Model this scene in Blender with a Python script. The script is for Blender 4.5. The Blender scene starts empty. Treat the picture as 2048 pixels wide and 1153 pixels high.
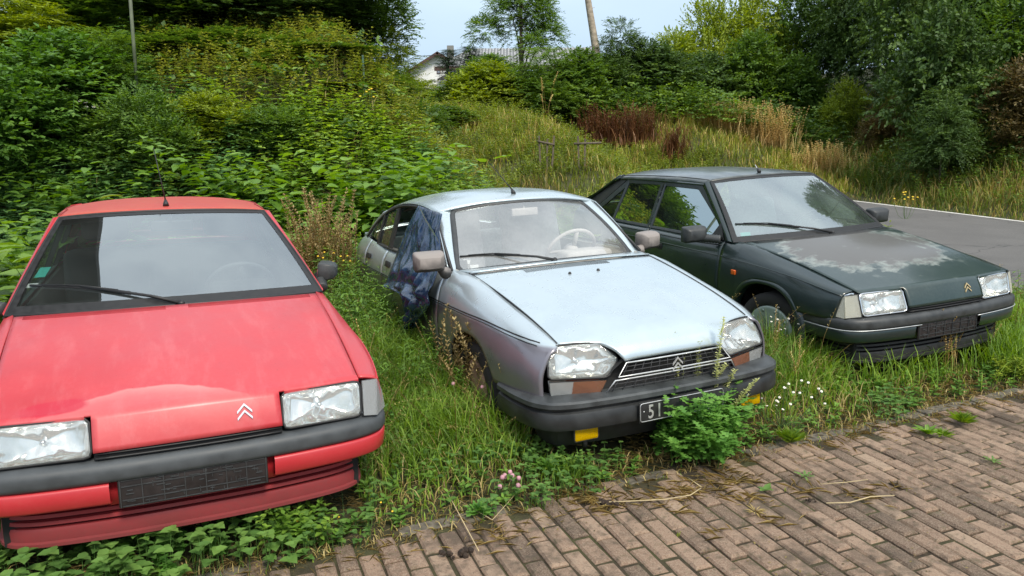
import bpy, math, random
import numpy as np
from mathutils import Vector, Matrix, Euler
S = bpy.context.scene
COL = S.collection
R = math.radians
rng = np.random.default_rng(7)
random.seed(7)

# ------------------------------------------------------------------ camera
cam_d = bpy.data.cameras.new('camera'); cam = bpy.data.objects.new('camera', cam_d); COL.objects.link(cam)
cam_d.sensor_width = 36.0; cam_d.lens = 1528.45 / 2048 * 36; cam_d.clip_start = .05; cam_d.clip_end = 2000
TH = 0.191705; RO = -0.0122
_fw = Vector((0, math.cos(TH), -math.sin(TH))); _up = Vector((0, math.sin(TH), math.cos(TH))); _rt = Vector((1, 0, 0))
_r2 = _rt*math.cos(RO) + _up*math.sin(RO); _u2 = _up*math.cos(RO) - _rt*math.sin(RO)
M = Matrix((_r2, _u2, -_fw)).transposed().to_4x4(); M.translation = Vector((0, 0, 1.62))
cam.matrix_world = M
S.camera = cam
S.render.resolution_x = 1024; S.render.resolution_y = 576
# ------------------------------------------------------------------ sky and sun
SUN_EL, SUN_AZ = R(50), R(150)      # azimuth measured clockwise from +Y
w = bpy.data.worlds.new("World"); S.world = w; w.use_nodes = True
nt = w.node_tree; nt.nodes.clear()
out = nt.nodes.new('ShaderNodeOutputWorld'); bg = nt.nodes.new('ShaderNodeBackground')
sky = nt.nodes.new('ShaderNodeTexSky'); sky.sky_type = 'NISHITA'; sky.sun_disc = False
sky.sun_elevation = SUN_EL; sky.sun_rotation = SUN_AZ; sky.air_density = 1.0; sky.dust_density = 3.0; sky.ozone_density = 1.5
tc = nt.nodes.new('ShaderNodeTexCoord'); mp = nt.nodes.new('ShaderNodeMapping'); mp.inputs['Scale'].default_value = (1, 1, 2.2)
nz = nt.nodes.new('ShaderNodeTexNoise'); nz.inputs['Scale'].default_value = 1.7; nz.inputs['Detail'].default_value = 5
cr = nt.nodes.new('ShaderNodeValToRGB'); cr.color_ramp.elements[0].position = .30; cr.color_ramp.elements[1].position = .62
cr.color_ramp.elements[0].color = (.45, .45, .45, 1)
mx = nt.nodes.new('ShaderNodeMixRGB'); mx.inputs['Color2'].default_value = (5.0, 5.7, 6.35, 1)
nt.links.new(tc.outputs['Generated'], mp.inputs[0]); nt.links.new(mp.outputs[0], nz.inputs['Vector'])
nt.links.new(nz.outputs[0], cr.inputs[0]); nt.links.new(cr.outputs[0], mx.inputs['Fac'])
sz = nt.nodes.new('ShaderNodeSeparateXYZ'); nt.links.new(tc.outputs['Generated'], sz.inputs[0])
zr_ = nt.nodes.new('ShaderNodeMapRange'); zr_.inputs[1].default_value = .05; zr_.inputs[2].default_value = .8; zr_.inputs[3].default_value = 1.02; zr_.inputs[4].default_value = 1.75
hc = nt.nodes.new('ShaderNodeValToRGB'); hc.color_ramp.elements[0].position = .02; hc.color_ramp.elements[1].position = .5; hc.color_ramp.elements[0].color = (.44, .59, .75, 1); hc.color_ramp.elements[1].color = (.515, .57, .625, 1); hm = nt.nodes.new('ShaderNodeVectorMath'); hm.operation = 'SCALE'; hm.inputs['Scale'].default_value = 10
nt.links.new(sz.outputs[2], hc.inputs[0]); nt.links.new(hc.outputs[0], hm.inputs[0]); nt.links.new(hm.outputs[0], mx.inputs['Color2'])
nt.links.new(sz.outputs[2], zr_.inputs[0]); vm = nt.nodes.new('ShaderNodeVectorMath'); vm.operation = 'SCALE'
nt.links.new(sky.outputs[0], mx.inputs['Color1']); nt.links.new(mx.outputs[0], vm.inputs[0]); nt.links.new(zr_.outputs[0], vm.inputs['Scale']); nt.links.new(vm.outputs[0], bg.inputs[0])
bg.inputs[1].default_value = 0.10
nt.links.new(bg.outputs[0], out.inputs[0])
sd = bpy.data.lights.new('sun', 'SUN'); sd.energy = 2.2; sd.angle = R(12); sd.color = (1, .93, .80)
so = bpy.data.objects.new('sun', sd); COL.objects.link(so)
so.rotation_euler = Vector((-math.sin(SUN_AZ)*math.cos(SUN_EL), -math.cos(SUN_AZ)*math.cos(SUN_EL), -math.sin(SUN_EL))).to_track_quat('-Z', 'Y').to_euler()
S.view_settings.view_transform = 'Standard'; S.view_settings.look = 'None'; S.view_settings.gamma = 1
S.view_settings.exposure = 0.48
S.cycles.max_bounces = 8; S.cycles.transparent_max_bounces = 24; S.cycles.caustics_reflective = False; S.cycles.caustics_refractive = False

# ------------------------------------------------------------------ helpers
def tag(o, label=None, cat=None, group=None, kind=None):
    if label: o['label'] = label
    if cat: o['category'] = cat
    if group: o['group'] = group
    if kind: o['kind'] = kind
    return o
def empty(name, loc=(0, 0, 0), rot=(0, 0, 0)):
    o = bpy.data.objects.new(name, None); COL.objects.link(o); o.location = loc; o.rotation_euler = rot
    o.empty_display_size = .1
    return o
def mk(name, verts, faces, mat, parent=None, smooth=True, solid=0, bevel=0, sub=0, angle=None):
    me = bpy.data.meshes.new(name); me.from_pydata([tuple(map(float, v)) for v in verts], [], [tuple(map(int, f)) for f in faces])
    me.validate(); me.update()
    if isinstance(mat, (list, tuple)):
        for m_ in mat: me.materials.append(m_)
    else: me.materials.append(mat)
    if smooth: me.polygons.foreach_set('use_smooth', [True]*len(me.polygons))
    o = bpy.data.objects.new(name, me); COL.objects.link(o)
    if parent: o.parent = parent
    if solid:
        md = o.modifiers.new('s', 'SOLIDIFY'); md.thickness = solid; md.offset = -1
    if bevel:
        md = o.modifiers.new('b', 'BEVEL'); md.width = bevel; md.segments = 3; md.limit_method = 'ANGLE'; md.angle_limit = R(35)
    if sub:
        md = o.modifiers.new('u', 'SUBSURF'); md.levels = sub; md.render_levels = sub
    if angle: 
        try: me.set_sharp_from_angle(angle=R(angle))
        except Exception: pass
    return o
class MB:
    def __init__(s): s.v = []; s.f = []
    def add(s, v, f):
        n = len(s.v); s.v += [tuple(p) for p in v]; s.f += [tuple(i+n for i in q) for q in f]; return s
    def box(s, c, d, rot=None):
        P = [Vector((x*d[0]/2, y*d[1]/2, z*d[2]/2)) for x in (-1, 1) for y in (-1, 1) for z in (-1, 1)]
        if rot: P = [rot @ p for p in P]
        P = [p + Vector(c) for p in P]
        return s.add(P, [(0, 1, 3, 2), (4, 6, 7, 5), (0, 4, 5, 1), (2, 3, 7, 6), (0, 2, 6, 4), (1, 5, 7, 3)])
    def tube(s, pts, r, n=8, cap=True, ry=None, close=False):
        pts = [Vector(p) for p in pts]; N = len(pts); rr = r if hasattr(r, '__len__') else [r]*N
        V = []; prev = None
        for i, p in enumerate(pts):
            if close: d = pts[(i+1) % N] - pts[i-1]
            else: d = pts[min(i+1, N-1)] - pts[max(i-1, 0)]
            d.normalize()
            a = Vector((0, 0, 1)) if abs(d.z) < .9 else Vector((0, 1, 0))
            if prev is not None: a = prev
            b = d.cross(a).normalized(); a = b.cross(d).normalized(); prev = a
            for k in range(n):
                t = 2*math.pi*k/n; V.append(p + b*math.cos(t)*rr[i] + a*math.sin(t)*(ry if ry else rr[i]))
        F = []
        for i in range(N if close else N-1):
            j = (i+1) % N
            for k in range(n): F.append((i*n+k, i*n+(k+1) % n, j*n+(k+1) % n, j*n+k))
        if cap and not close: F.append(tuple(range(n))[::-1]); F.append(tuple((N-1)*n+k for k in range(n)))
        return s.add(V, F)
    def lathe(s, prof, c, axis=(0, 0, 1), n=24):
        ax = Vector(axis).normalized(); a = ax.orthogonal().normalized(); b = ax.cross(a); V = []
        for r_, h in prof:
            for k in range(n):
                t = 2*math.pi*k/n; V.append(Vector(c) + ax*h + (a*math.cos(t) + b*math.sin(t))*r_)
        F = [(i*n+k, i*n+(k+1) % n, (i+1)*n+(k+1) % n, (i+1)*n+k) for i in range(len(prof)-1) for k in range(n)]
        return s.add(V, F)
    def build(s, name, mat, parent=None, **k): return mk(name, s.v, s.f, mat, parent, **k)
def gridf(fn, us, vs, flip=False):
    V = [fn(u, v) for u in us for v in vs]; m = len(vs); F = []
    for i in range(len(us)-1):
        for j in range(m-1):
            q = (i*m+j, (i+1)*m+j, (i+1)*m+j+1, i*m+j+1); F.append(q[::-1] if flip else q)
    return V, F
def lin(a, b, n): return [a+(b-a)*i/(n-1) for i in range(n)]
def curve1(xs, ys):
    xs = np.array(xs, float); ys = np.array(ys, float)
    o = np.argsort(xs); xs = xs[o]; ys = ys[o]
    m = np.gradient(ys, xs, axis=0)
    def f(x):
        i = int(np.clip(np.searchsorted(xs, x)-1, 0, len(xs)-2)); h = xs[i+1]-xs[i]; t = min(max((x-xs[i])/h, 0), 1)
        return (2*t**3-3*t*t+1)*ys[i]+(t**3-2*t*t+t)*h*m[i]+(-2*t**3+3*t*t)*ys[i+1]+(t**3-t*t)*h*m[i+1]
    return f
def smooth_line(P, k=6, close=False):
    P = [np.array(p, float) for p in P]; n = len(P); out = []
    for i in range(n if close else n-1):
        p0 = P[(i-1) % n] if close or i > 0 else 2*P[0]-P[1]; p1 = P[i]; p2 = P[(i+1) % n]
        p3 = P[(i+2) % n] if close or i+2 < n else 2*P[-1]-P[-2]
        for j in range(k):
            t = j/k; out.append(.5*((2*p1)+(p2-p0)*t+(2*p0-5*p1+4*p2-p3)*t*t+(3*p1-p0-3*p2+p3)*t**3))
    if not close: out.append(P[-1])
    return out
def resample(P, n):
    P = np.array(P, float); d = np.r_[0, np.cumsum(np.linalg.norm(np.diff(P, axis=0), axis=1))]
    t = np.linspace(0, d[-1], n); return np.stack([np.interp(t, d, P[:, k]) for k in range(P.shape[1])], 1)
# ------------------------------------------------------------------ materials
def newmat(name):
    m = bpy.data.materials.new(name); m.use_nodes = True; n = m.node_tree; n.nodes.clear()
    return m, n, n.nodes.new('ShaderNodeOutputMaterial')
def N(n, t, **k):
    x = n.nodes.new(t)
    for a, b in k.items():
        if a in x.inputs: x.inputs[a].default_value = b
        else: setattr(x, a, b)
    return x
def L(n, a, b): n.links.new(a, b)
def ramp(n, fac, stops):
    r_ = n.nodes.new('ShaderNodeValToRGB'); e = r_.color_ramp.elements
    while len(e) < len(stops): e.new(.5)
    for i, (p, c) in enumerate(stops): e[i].position = p; e[i].color = (*c, 1) if len(c) == 3 else c
    L(n, fac, r_.inputs[0]); return r_.outputs[0]
def noise(n, scale, detail=4, coord='Object', rough=.5, sc=None):
    t = n.nodes.new('ShaderNodeTexCoord'); z = n.nodes.new('ShaderNodeTexNoise'); z.inputs['Scale'].default_value = scale
    z.inputs['Detail'].default_value = detail; z.inputs['Roughness'].default_value = rough
    if sc:
        m_ = n.nodes.new('ShaderNodeMapping'); m_.inputs['Scale'].default_value = sc; L(n, t.outputs[coord], m_.inputs[0]); L(n, m_.outputs[0], z.inputs['Vector'])
    else: L(n, t.outputs[coord], z.inputs['Vector'])
    return z.outputs[0]
def math_(n, op, a, b=None, c=None):
    x = n.nodes.new('ShaderNodeMath'); x.operation = op
    for i, q in enumerate((a, b, c)):
        if q is None: continue
        if isinstance(q, (int, float)): x.inputs[i].default_value = q
        else: L(n, q, x.inputs[i])
    return x.outputs[0]
def mixc(n, f, a, b):
    x = n.nodes.new('ShaderNodeMixRGB')
    for i, q in zip((0, 1, 2), (f, a, b)):
        if isinstance(q, (int, float)): x.inputs[i].default_value = q
        elif isinstance(q, tuple): x.inputs[i].default_value = (*q, 1)
        else: L(n, q, x.inputs[i])
    return x.outputs[0]
def simple(name, col, rough=.5, metal=0, var=.25, scale=30, bump=0, coat=0, spec=.5, emis=None):
    m, n, o = newmat(name); p = N(n, 'ShaderNodeBsdfPrincipled', Roughness=rough, Metallic=metal)
    p.inputs['Specular IOR Level'].default_value = spec; p.inputs['Coat Weight'].default_value = coat
    z = noise(n, scale, 5)
    c0 = tuple(max(0, c*(1-var)) for c in col); c1 = tuple(min(1, c*(1+var)) for c in col)
    L(n, ramp(n, z, [(.3, c0), (.7, c1)]), p.inputs['Base Color'])
    rr = ramp(n, z, [(.3, (rough*.85,)*3), (.7, (min(1, rough*1.15),)*3)]); L(n, rr, p.inputs['Roughness'])
    if bump:
        b = N(n, 'ShaderNodeBump', Strength=bump, Distance=.01); L(n, z, b.inputs['Height']); L(n, b.outputs[0], p.inputs['Normal'])
    L(n, p.outputs[0], o.inputs[0]); return m
def leafmat(name, c0, c1, c2, trans=.35, rough=.5, spec=.35):
    c0, c1, c2 = (tuple(min(.8, q*g) for q, g in zip(c, (1.72, 1.72, 1.30))) for c in (c0, c1, c2))
    m, n, o = newmat(name); a = N(n, 'ShaderNodeAttribute'); a.attribute_name = 'rnd'
    z = noise(n, 1.3, 3)
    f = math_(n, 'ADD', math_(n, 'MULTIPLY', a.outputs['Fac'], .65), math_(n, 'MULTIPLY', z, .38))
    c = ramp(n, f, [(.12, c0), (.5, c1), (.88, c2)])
    p = N(n, 'ShaderNodeBsdfPrincipled', Roughness=rough); p.inputs['Specular IOR Level'].default_value = spec
    L(n, c, p.inputs['Base Color'])
    t = N(n, 'ShaderNodeBsdfTranslucent'); hs = N(n, 'ShaderNodeHueSaturation', Hue=.485, Saturation=1.15, Value=1.5); L(n, c, hs.inputs['Color']); L(n, hs.outputs[0], t.inputs[0])
    x = N(n, 'ShaderNodeMixShader'); x.inputs[0].default_value = trans
    L(n, p.outputs[0], x.inputs[1]); L(n, t.outputs[0], x.inputs[2]); L(n, x.outputs[0], o.inputs[0]); return m
def glassmat(name, tint=(.75, .85, .82), gcol=(.95, 1, 1), refl=.12, rough=.02, dust=.0, dustcol=(.5, .52, .5), ior=1.5, streak=False):
    m, n, o = newmat(name)
    tr = N(n, 'ShaderNodeBsdfTransparent'); tr.inputs[0].default_value = (*tint, 1)
    gl = N(n, 'ShaderNodeBsdfGlossy', Roughness=rough); gl.inputs[0].default_value = (*gcol, 1)
    lw = N(n, 'ShaderNodeFresnel', IOR=ior)
    fac = math_(n, 'MINIMUM', math_(n, 'ADD', math_(n, 'MULTIPLY', lw.outputs[0], 1.0), refl), .95)
    a = N(n, 'ShaderNodeMixShader'); L(n, fac, a.inputs[0]); L(n, tr.outputs[0], a.inputs[1]); L(n, gl.outputs[0], a.inputs[2])
    last = a
    if dust:
        df = N(n, 'ShaderNodeBsdfDiffuse'); df.inputs[0].default_value = (*dustcol, 1)
        z = noise(n, 3.5 if not streak else 2.5, 5, sc=(1, 6, 1) if streak else (1, 1, 1))
        z2 = ramp(n, z, [(.3, (dust*.5,)*3), (.7, (dust*1.4,)*3)])
        b = N(n, 'ShaderNodeMixShader'); L(n, z2, b.inputs[0]); L(n, a.outputs[0], b.inputs[1]); L(n, df.outputs[0], b.inputs[2]); last = b
    L(n, last.outputs[0], o.inputs[0]); return m
def paint(name, col, rough=.35, metal=0., coat=.6, coatr=.12, var=.06, fleck=0, dirt=(.25, .22, .17), dirtamt=.25, extra=None):
    m, n, o = newmat(name)
    p = N(n, 'ShaderNodeBsdfPrincipled', Roughness=rough, Metallic=metal)
    p.inputs['Coat Weight'].default_value = coat; p.inputs['Coat Roughness'].default_value = coatr
    z = noise(n, 5, 6, rough=.6); z2 = noise(n, 55, 5, rough=.7)
    base = ramp(n, z, [(.25, tuple(c*(1-var) for c in col)), (.75, tuple(min(1, c*(1+var)) for c in col))])
    d = ramp(n, math_(n, 'MULTIPLY', z, z2), [(.20, (0, 0, 0)), (.55, (dirtamt,)*3)])
    base = mixc(n, d, base, dirt)
    # road grime low down on the body
    t = n.nodes.new('ShaderNodeTexCoord'); sx = n.nodes.new('ShaderNodeSeparateXYZ'); L(n, t.outputs['Object'], sx.inputs[0])
    g = math_(n, 'ADD', sx.outputs[2], math_(n, 'MULTIPLY', z, .25))
    base = mixc(n, ramp(n, g, [(.30, (.55,)*3), (.50, (0, 0, 0))]), base, tuple(c*.45+.02 for c in dirt))
    rgh = ramp(n, z, [(.3, (rough*.8,)*3), (.7, (rough*1.3,)*3)])
    if extra: base, rgh = extra(n, base, rgh, sx)
    L(n, base, p.inputs['Base Color']); L(n, rgh, p.inputs['Roughness'])
    b = N(n, 'ShaderNodeBump', Strength=.03, Distance=.01); L(n, noise(n, 2.2, 2), b.inputs['Height']); L(n, b.outputs[0], p.inputs['Normal']); L(n, b.outputs[0], p.inputs['Coat Normal'])
    L(n, p.outputs[0], o.inputs[0]); return m
def ellipse_field(n, sx, cx, cy, rx, ry, wob=.0, nscale=6):
    dx = math_(n, 'DIVIDE', math_(n, 'SUBTRACT', sx.outputs[0], cx), rx); dy = math_(n, 'DIVIDE', math_(n, 'SUBTRACT', sx.outputs[1], cy), ry)
    d = math_(n, 'SQRT', math_(n, 'ADD', math_(n, 'POWER', math_(n, 'ABSOLUTE', dx), 2.4), math_(n, 'POWER', math_(n, 'ABSOLUTE', dy), 2.4)))
    if wob: d = math_(n, 'ADD', d, math_(n, 'MULTIPLY', math_(n, 'SUBTRACT', noise(n, nscale, 7, rough=.65, sc=(1, .7, 1)), .5), wob))
    return d
def red_hood(n, base, rgh, sx):
    # sky highlight painted as a paler band at the faded lacquer's edge and a saturated unfaded spot
    y = sx.outputs[1]
    edge = math_(n, 'ADD', .600, math_(n, 'MULTIPLY', math_(n, 'POWER', math_(n, 'ADD', y, .17), 2), .95))
    edge = math_(n, 'ADD', edge, math_(n, 'MULTIPLY', math_(n, 'SUBTRACT', noise(n, 14, 3), .5), .035))
    s = math_(n, 'SUBTRACT', sx.outputs[0], edge)
    inside = ramp(n, s, [(.0, (0, 0, 0)), (.010, (.62,)*3), (.06, (.30,)*3), (.16, (.10,)*3), (.3, (.06,)*3)])
    side = ramp(n, math_(n, 'ABSOLUTE', math_(n, 'ADD', y, .16)), [(.20, (1, 1, 1)), (.42, (0, 0, 0))])
    base = mixc(n, math_(n, 'MULTIPLY', inside, side), base, (.80, .30, .27))
    d = ellipse_field(n, sx, .655, -.455, .055, .125, .5, 9)
    base = mixc(n, ramp(n, d, [(.75, (.9,)*3), (1.1, (0, 0, 0))]), base, (.50, .008, .03))
    z = noise(n, 2.6, 5)
    base = mixc(n, ramp(n, z, [(.5, (0, 0, 0)), (.75, (.3,)*3)]), base, (.42, .03, .06))
    base = mixc(n, ramp(n, noise(n, 7, 7, rough=.75, sc=(.35, 1.6, 1)), [(.50, (0, 0, 0)), (.72, (.28,)*3)]), base, (.62, .20, .20))
    base = mixc(n, ramp(n, noise(n, 75, 3, rough=.6), [(.70, (0, 0, 0)), (.74, (.5,)*3)]), base, (.16, .03, .02))
    return base, rgh
def green_hood(n, base, rgh, sx):
    d = ellipse_field(n, sx, .08, -.02, .44, .66, 1.5, 5.5)
    base = mixc(n, ramp(n, d, [(.55, (.35,)*3), (1.35, (.0,)*3)]), base, (.10, .12, .11))
    ring = math_(n, 'MULTIPLY', ramp(n, d, [(.74, (0, 0, 0)), (.86, (1,)*3), (.96, (.8,)*3), (1.22, (0, 0, 0))]), ramp(n, noise(n, 17, 6, rough=.7, sc=(1, .6, 1)), [(.38, (.12,)*3), (.58, (.95,)*3)]))
    base = mixc(n, ramp(n, d, [(.80, (1, 1, 1)), (.90, (0, 0, 0))]), base, (.098, .093, .085))
    base = mixc(n, ring, base, (.23, .25, .225))
    z = noise(n, 9, 6, rough=.7)
    base = mixc(n, ramp(n, z, [(.60, (0, 0, 0)), (.70, (.35,)*3)]), base, (.22, .25, .22))
    rg = ramp(n, d, [(.85, (.62,)*3), (1.1, (.32,)*3)])
    return base, rg
def red_top(n, base, rgh, sx):
    z = noise(n, 7, 5); return mixc(n, ramp(n, z, [(.3, (.15,)*3), (.8, (.42,)*3)]), base, (.42, .10, .06)), rgh
def dusty_top(n, base, rgh, sx):
    z = noise(n, 3, 6, rough=.7, sc=(1, 3, 1)); return mixc(n, ramp(n, z, [(.42, (.0,)*3), (.62, (.55,)*3)]), base, (.16, .17, .155)), rgh
P_red = paint('red_paint', (.50, .026, .034), rough=.42, coat=.45, coatr=.25, dirt=(.45, .10, .08), dirtamt=.25)
P_redhood = paint('red_hood_paint', (.52, .034, .044), rough=.48, coat=.45, coatr=.3, dirt=(.62, .12, .12), dirtamt=.3, extra=red_hood)
P_redroof = paint('red_roof_paint', (.50, .045, .035), rough=.6, coat=.2, coatr=.4, dirt=(.4, .2, .12), dirtamt=.6, extra=red_top)
P_redlow = paint('red_low_paint', (.30, .012, .018), rough=.6, coat=.05, coatr=.3, dirt=(.12, .06, .05), dirtamt=.4)
P_sil = paint('silver_blue_paint', (.52, .60, .63), rough=.27, metal=.5, coat=.5, coatr=.1, dirt=(.5, .55, .56), dirtamt=.06)
def sil_side(n, base, rgh, sx):  # mauve below the pinstripe: red car's reflection put into the colour
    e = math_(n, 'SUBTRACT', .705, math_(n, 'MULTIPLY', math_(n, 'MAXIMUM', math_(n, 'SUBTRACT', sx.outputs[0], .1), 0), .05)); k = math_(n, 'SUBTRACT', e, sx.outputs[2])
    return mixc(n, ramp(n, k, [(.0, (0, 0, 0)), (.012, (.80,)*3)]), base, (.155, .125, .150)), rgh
P_silside = paint('silver_side_mauve_reflection', (.50, .57, .60), rough=.3, metal=.5, coat=.5, coatr=.1, dirt=(.4, .42, .42), dirtamt=.08, extra=sil_side)
P_grn = paint('dark_green_paint', (.008, .020, .019), rough=.34, coat=.7, coatr=.09, dirt=(.07, .075, .06), dirtamt=.22)
P_grnhood = paint('dark_green_hood_paint', (.014, .032, .028), rough=.34, coat=.5, coatr=.15, dirt=(.10, .12, .10), dirtamt=.3, extra=green_hood)
P_grnroof = paint('dark_green_roof_paint', (.010, .020, .019), rough=.36, coat=.6, coatr=.15, dirt=(.15, .15, .12), dirtamt=.5, extra=dusty_top)
M_trim = simple('black_trim', (.018, .018, .018), .5, var=.3)
M_frame = simple('satin_window_frame', (.030, .036, .038), .38, var=.25)
M_rub = simple('grey_rubber', (.058, .064, .068), .55, var=.22, scale=14, bump=.1)
M_rub2 = simple('dark_rubber', (.040, .043, .044), .5, var=.3, scale=16, bump=.12)
M_rubg = simple('weathered_bumper_plastic', (.050, .055, .057), .47, var=.4, scale=11, bump=.12)
M_bface = simple('black_bumper_face', (.026, .028, .029), .42, var=.4, scale=10, bump=.1)
M_plasb = simple('brown_black_plastic', (.020, .015, .014), .5, var=.5, scale=18, bump=.2)
M_dark = simple('dark_interior', (.012, .012, .012), .85, var=.3)
M_under = simple('underbody', (.010, .010, .009), .95)
M_chr = simple('chrome', (.75, .76, .77), .16, 1, var=.05)
M_sil = simple('silver_trim', (.62, .63, .63), .35, .6, var=.08)
M_gbar = simple('grey_grille_plastic', (.055, .055, .058), .45, var=.2)
M_gold = simple('gold_trim', (.75, .55, .28), .3, .8, var=.1)
M_tyre = simple('tyre_rubber', (.022, .021, .020), .85, var=.4, bump=.3)
M_hub = simple('painted_wheel_cover', (.34, .41, .36), .35, .3, var=.2, scale=8)
M_rust = simple('rusty_wheel', (.22, .14, .09), .85, var=.55, scale=12, bump=.3)
M_white = simple('white_plastic', (.75, .76, .73), .4, var=.05)
M_teal = simple('teal_sticker', (.06, .48, .40), .5, var=.15, scale=60)
M_paper = simple('paper', (.7, .74, .74), .8, var=.08, scale=60)
M_oran = simple('orange_lens', (.80, .14, .02), .3, var=.15, coat=.5)
M_mirr = simple('mirror_glass', (.8, .8, .8), .04, 1, var=.01)
M_seatg = simple('grey_seat_cloth', (.46, .50, .45), .9, var=.18, scale=40)
M_seatw = simple('pale_seat_cloth', (.84, .82, .79), .9, var=.1, scale=35)
M_seatd = simple('dark_seat_cloth', (.05, .05, .05), .9, var=.2, scale=40)
M_dashl = simple('pale_dash', (.62, .60, .57), .8, var=.15, scale=9)
M_liner = simple('headliner', (.38, .38, .35), .9, var=.1)
def ribglass(name, tint, rough=.08, rib=160, refl=.18, dust=.10):
    m, n, o = newmat(name)
    tr = N(n, 'ShaderNodeBsdfTransparent'); tr.inputs[0].default_value = (*tint, 1)
    gl = N(n, 'ShaderNodeBsdfGlossy', Roughness=rough)
    t = n.nodes.new('ShaderNodeTexCoord'); wv = N(n, 'ShaderNodeTexWave', Scale=rib/6.283/1.0); wv.bands_direction = 'Y'; wv.inputs['Distortion'].default_value = .4
    L(n, t.outputs['Object'], wv.inputs[0]); b = N(n, 'ShaderNodeBump', Strength=.35, Distance=.004); L(n, wv.outputs['Fac'], b.inputs['Height']); L(n, b.outputs[0], gl.inputs['Normal'])
    df = N(n, 'ShaderNodeBsdfDiffuse'); df.inputs[0].default_value = (.85*tint[0], .87*tint[1], .85*tint[2], 1)
    x = N(n, 'ShaderNodeMixShader'); x.inputs[0].default_value = refl; L(n, tr.outputs[0], x.inputs[1]); L(n, gl.outputs[0], x.inputs[2])
    y = N(n, 'ShaderNodeMixShader'); L(n, ramp(n, wv.outputs['Fac'], [(.2, (dust*.5,)*3), (.9, (dust*1.6,)*3)]), y.inputs[0]); L(n, x.outputs[0], y.inputs[1]); L(n, df.outputs[0], y.inputs[2])
    L(n, y.outputs[0], o.inputs[0]); return m
G_lens = ribglass('lamp_glass', (.97, .98, .96), .06, 420, .12, .16)
G_ind = ribglass('clear_ribbed_plastic', (.72, .72, .72), .15, 500, .12, .30)
G_indw = ribglass('yellowed_plastic', (.85, .82, .72), .2, 1400, .15, .42)
G_amber = ribglass('faded_amber_plastic', (.60, .27, .15), .15, 1200, .15, .25)
G_yel = ribglass('yellow_lamp_glass', (1.0, .60, .0), .08, 900, .08, .50)
M_refl = None
def reflector_mat():
    m, n, o = newmat('lamp_reflector'); p = N(n, 'ShaderNodeBsdfPrincipled', Roughness=.14, Metallic=.92); p.inputs['Base Color'].default_value = (.95, .95, .92, 1)
    b = N(n, 'ShaderNodeBump', Strength=1, Distance=.05); L(n, noise(n, 9, 1.5, sc=(1, 1, .55)), b.inputs['Height']); L(n, b.outputs[0], p.inputs['Normal'])
    z = noise(n, 9, 3); L(n, ramp(n, z, [(.35, (.8, .8, .76)), (.5, (.95, .95, .93))]), p.inputs['Base Color'])
    L(n, p.outputs[0], o.inputs[0]); return m
M_refl = reflector_mat()
G_wsr = glassmat('dusty_windscreen', (.85, .92, .90), refl=.27, rough=.015, dust=.025, dustcol=(.5, .54, .52))
G_wsg = glassmat('dusty_windscreen_pale', (.97, .97, .96), refl=.17, rough=.03, dust=.14, dustcol=(.85, .84, .82))
G_wsb = glassmat('tinted_windscreen', (.80, .90, .86), refl=.30, rough=.012, dust=.08, dustcol=(.5, .6, .56))
G_side = glassmat('tinted_side_glass', (.55, .72, .64), gcol=(.42, .48, .48), refl=.03, rough=.01, dust=.02)
G_sideg = glassmat('clear_side_glass', (.62, .66, .58), refl=.06, rough=.015, dust=.04)
G_rear = glassmat('rear_glass', (.6, .7, .64), refl=.05, rough=.02, dust=.05)

# ------------------------------------------------------------------ car building kit
def secfun(st):
    xs = [s[0] for s in st]; f = curve1(xs, [np.array(s[1]).ravel() for s in st])
    return lambda x: f(x).reshape(-1, 2)
def side_panel(parent, name, sec, xs, mat, sg, zlo=None, zhi=None, n=16, i0=0, i1=None, warp=None, solid=.012, gap=0):
    V = []; xs = list(xs)
    for x in xs:
        P = sec(x)[i0:i1]; C = np.array(smooth_line(P, 7))
        lo = zlo(x) if zlo else -9; hi = zhi(x) if zhi else 9
        z = C[:, 1].copy()
        k = np.minimum.accumulate(z); C[:, 1] = k - np.arange(len(k))*1e-6
        if hi < C[0, 1] or lo > C[-1, 1]:
            zz = C[:, 1]; a = min(hi, zz[0]); b = max(lo, zz[-1]); b = min(b, a-.002)
            ts = np.interp([-a, -b], -zz, np.arange(len(zz)))
            idx = [ts[0]]+[i for i in range(len(zz)) if ts[0] < i < ts[1]]+[ts[1]]
            C = np.stack([np.interp(idx, np.arange(len(zz)), C[:, k2]) for k2 in (0, 1)], 1)
        C = resample(C, n)
        for y, z_ in C:
            p = (x, y*sg, z_); V.append(warp(*p) if warp else p)
    F = []
    for i in range(len(xs)-1):
        for j in range(n-1):
            q = (i*n+j, i*n+j+1, (i+1)*n+j+1, (i+1)*n+j); F.append(q if sg*(xs[1]-xs[0]) < 0 else q[::-1])
    return mk(name, V, F, mat, parent, solid=solid)
def sweep(parent, name, path, prof, mat, **k):
    P = np.array(path, float); T = np.gradient(P, axis=0); T /= np.linalg.norm(T, axis=1)[:, None]
    Nn = np.stack([-T[:, 1], T[:, 0]], 1)*(-1)        # path runs right to left (y from - to +): outward
    V = []; m = len(prof)
    for i in range(len(P)):
        for o_, z in prof: V.append((P[i, 0]+Nn[i, 0]*o_*-1*-1, P[i, 1]+Nn[i, 1]*o_, z))
    F = [(i*m+j, (i+1)*m+j, (i+1)*m+j+1, i*m+j+1) for i in range(len(P)-1) for j in range(m-1)]
    return mk(name, V, F, mat, parent, **k)
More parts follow.
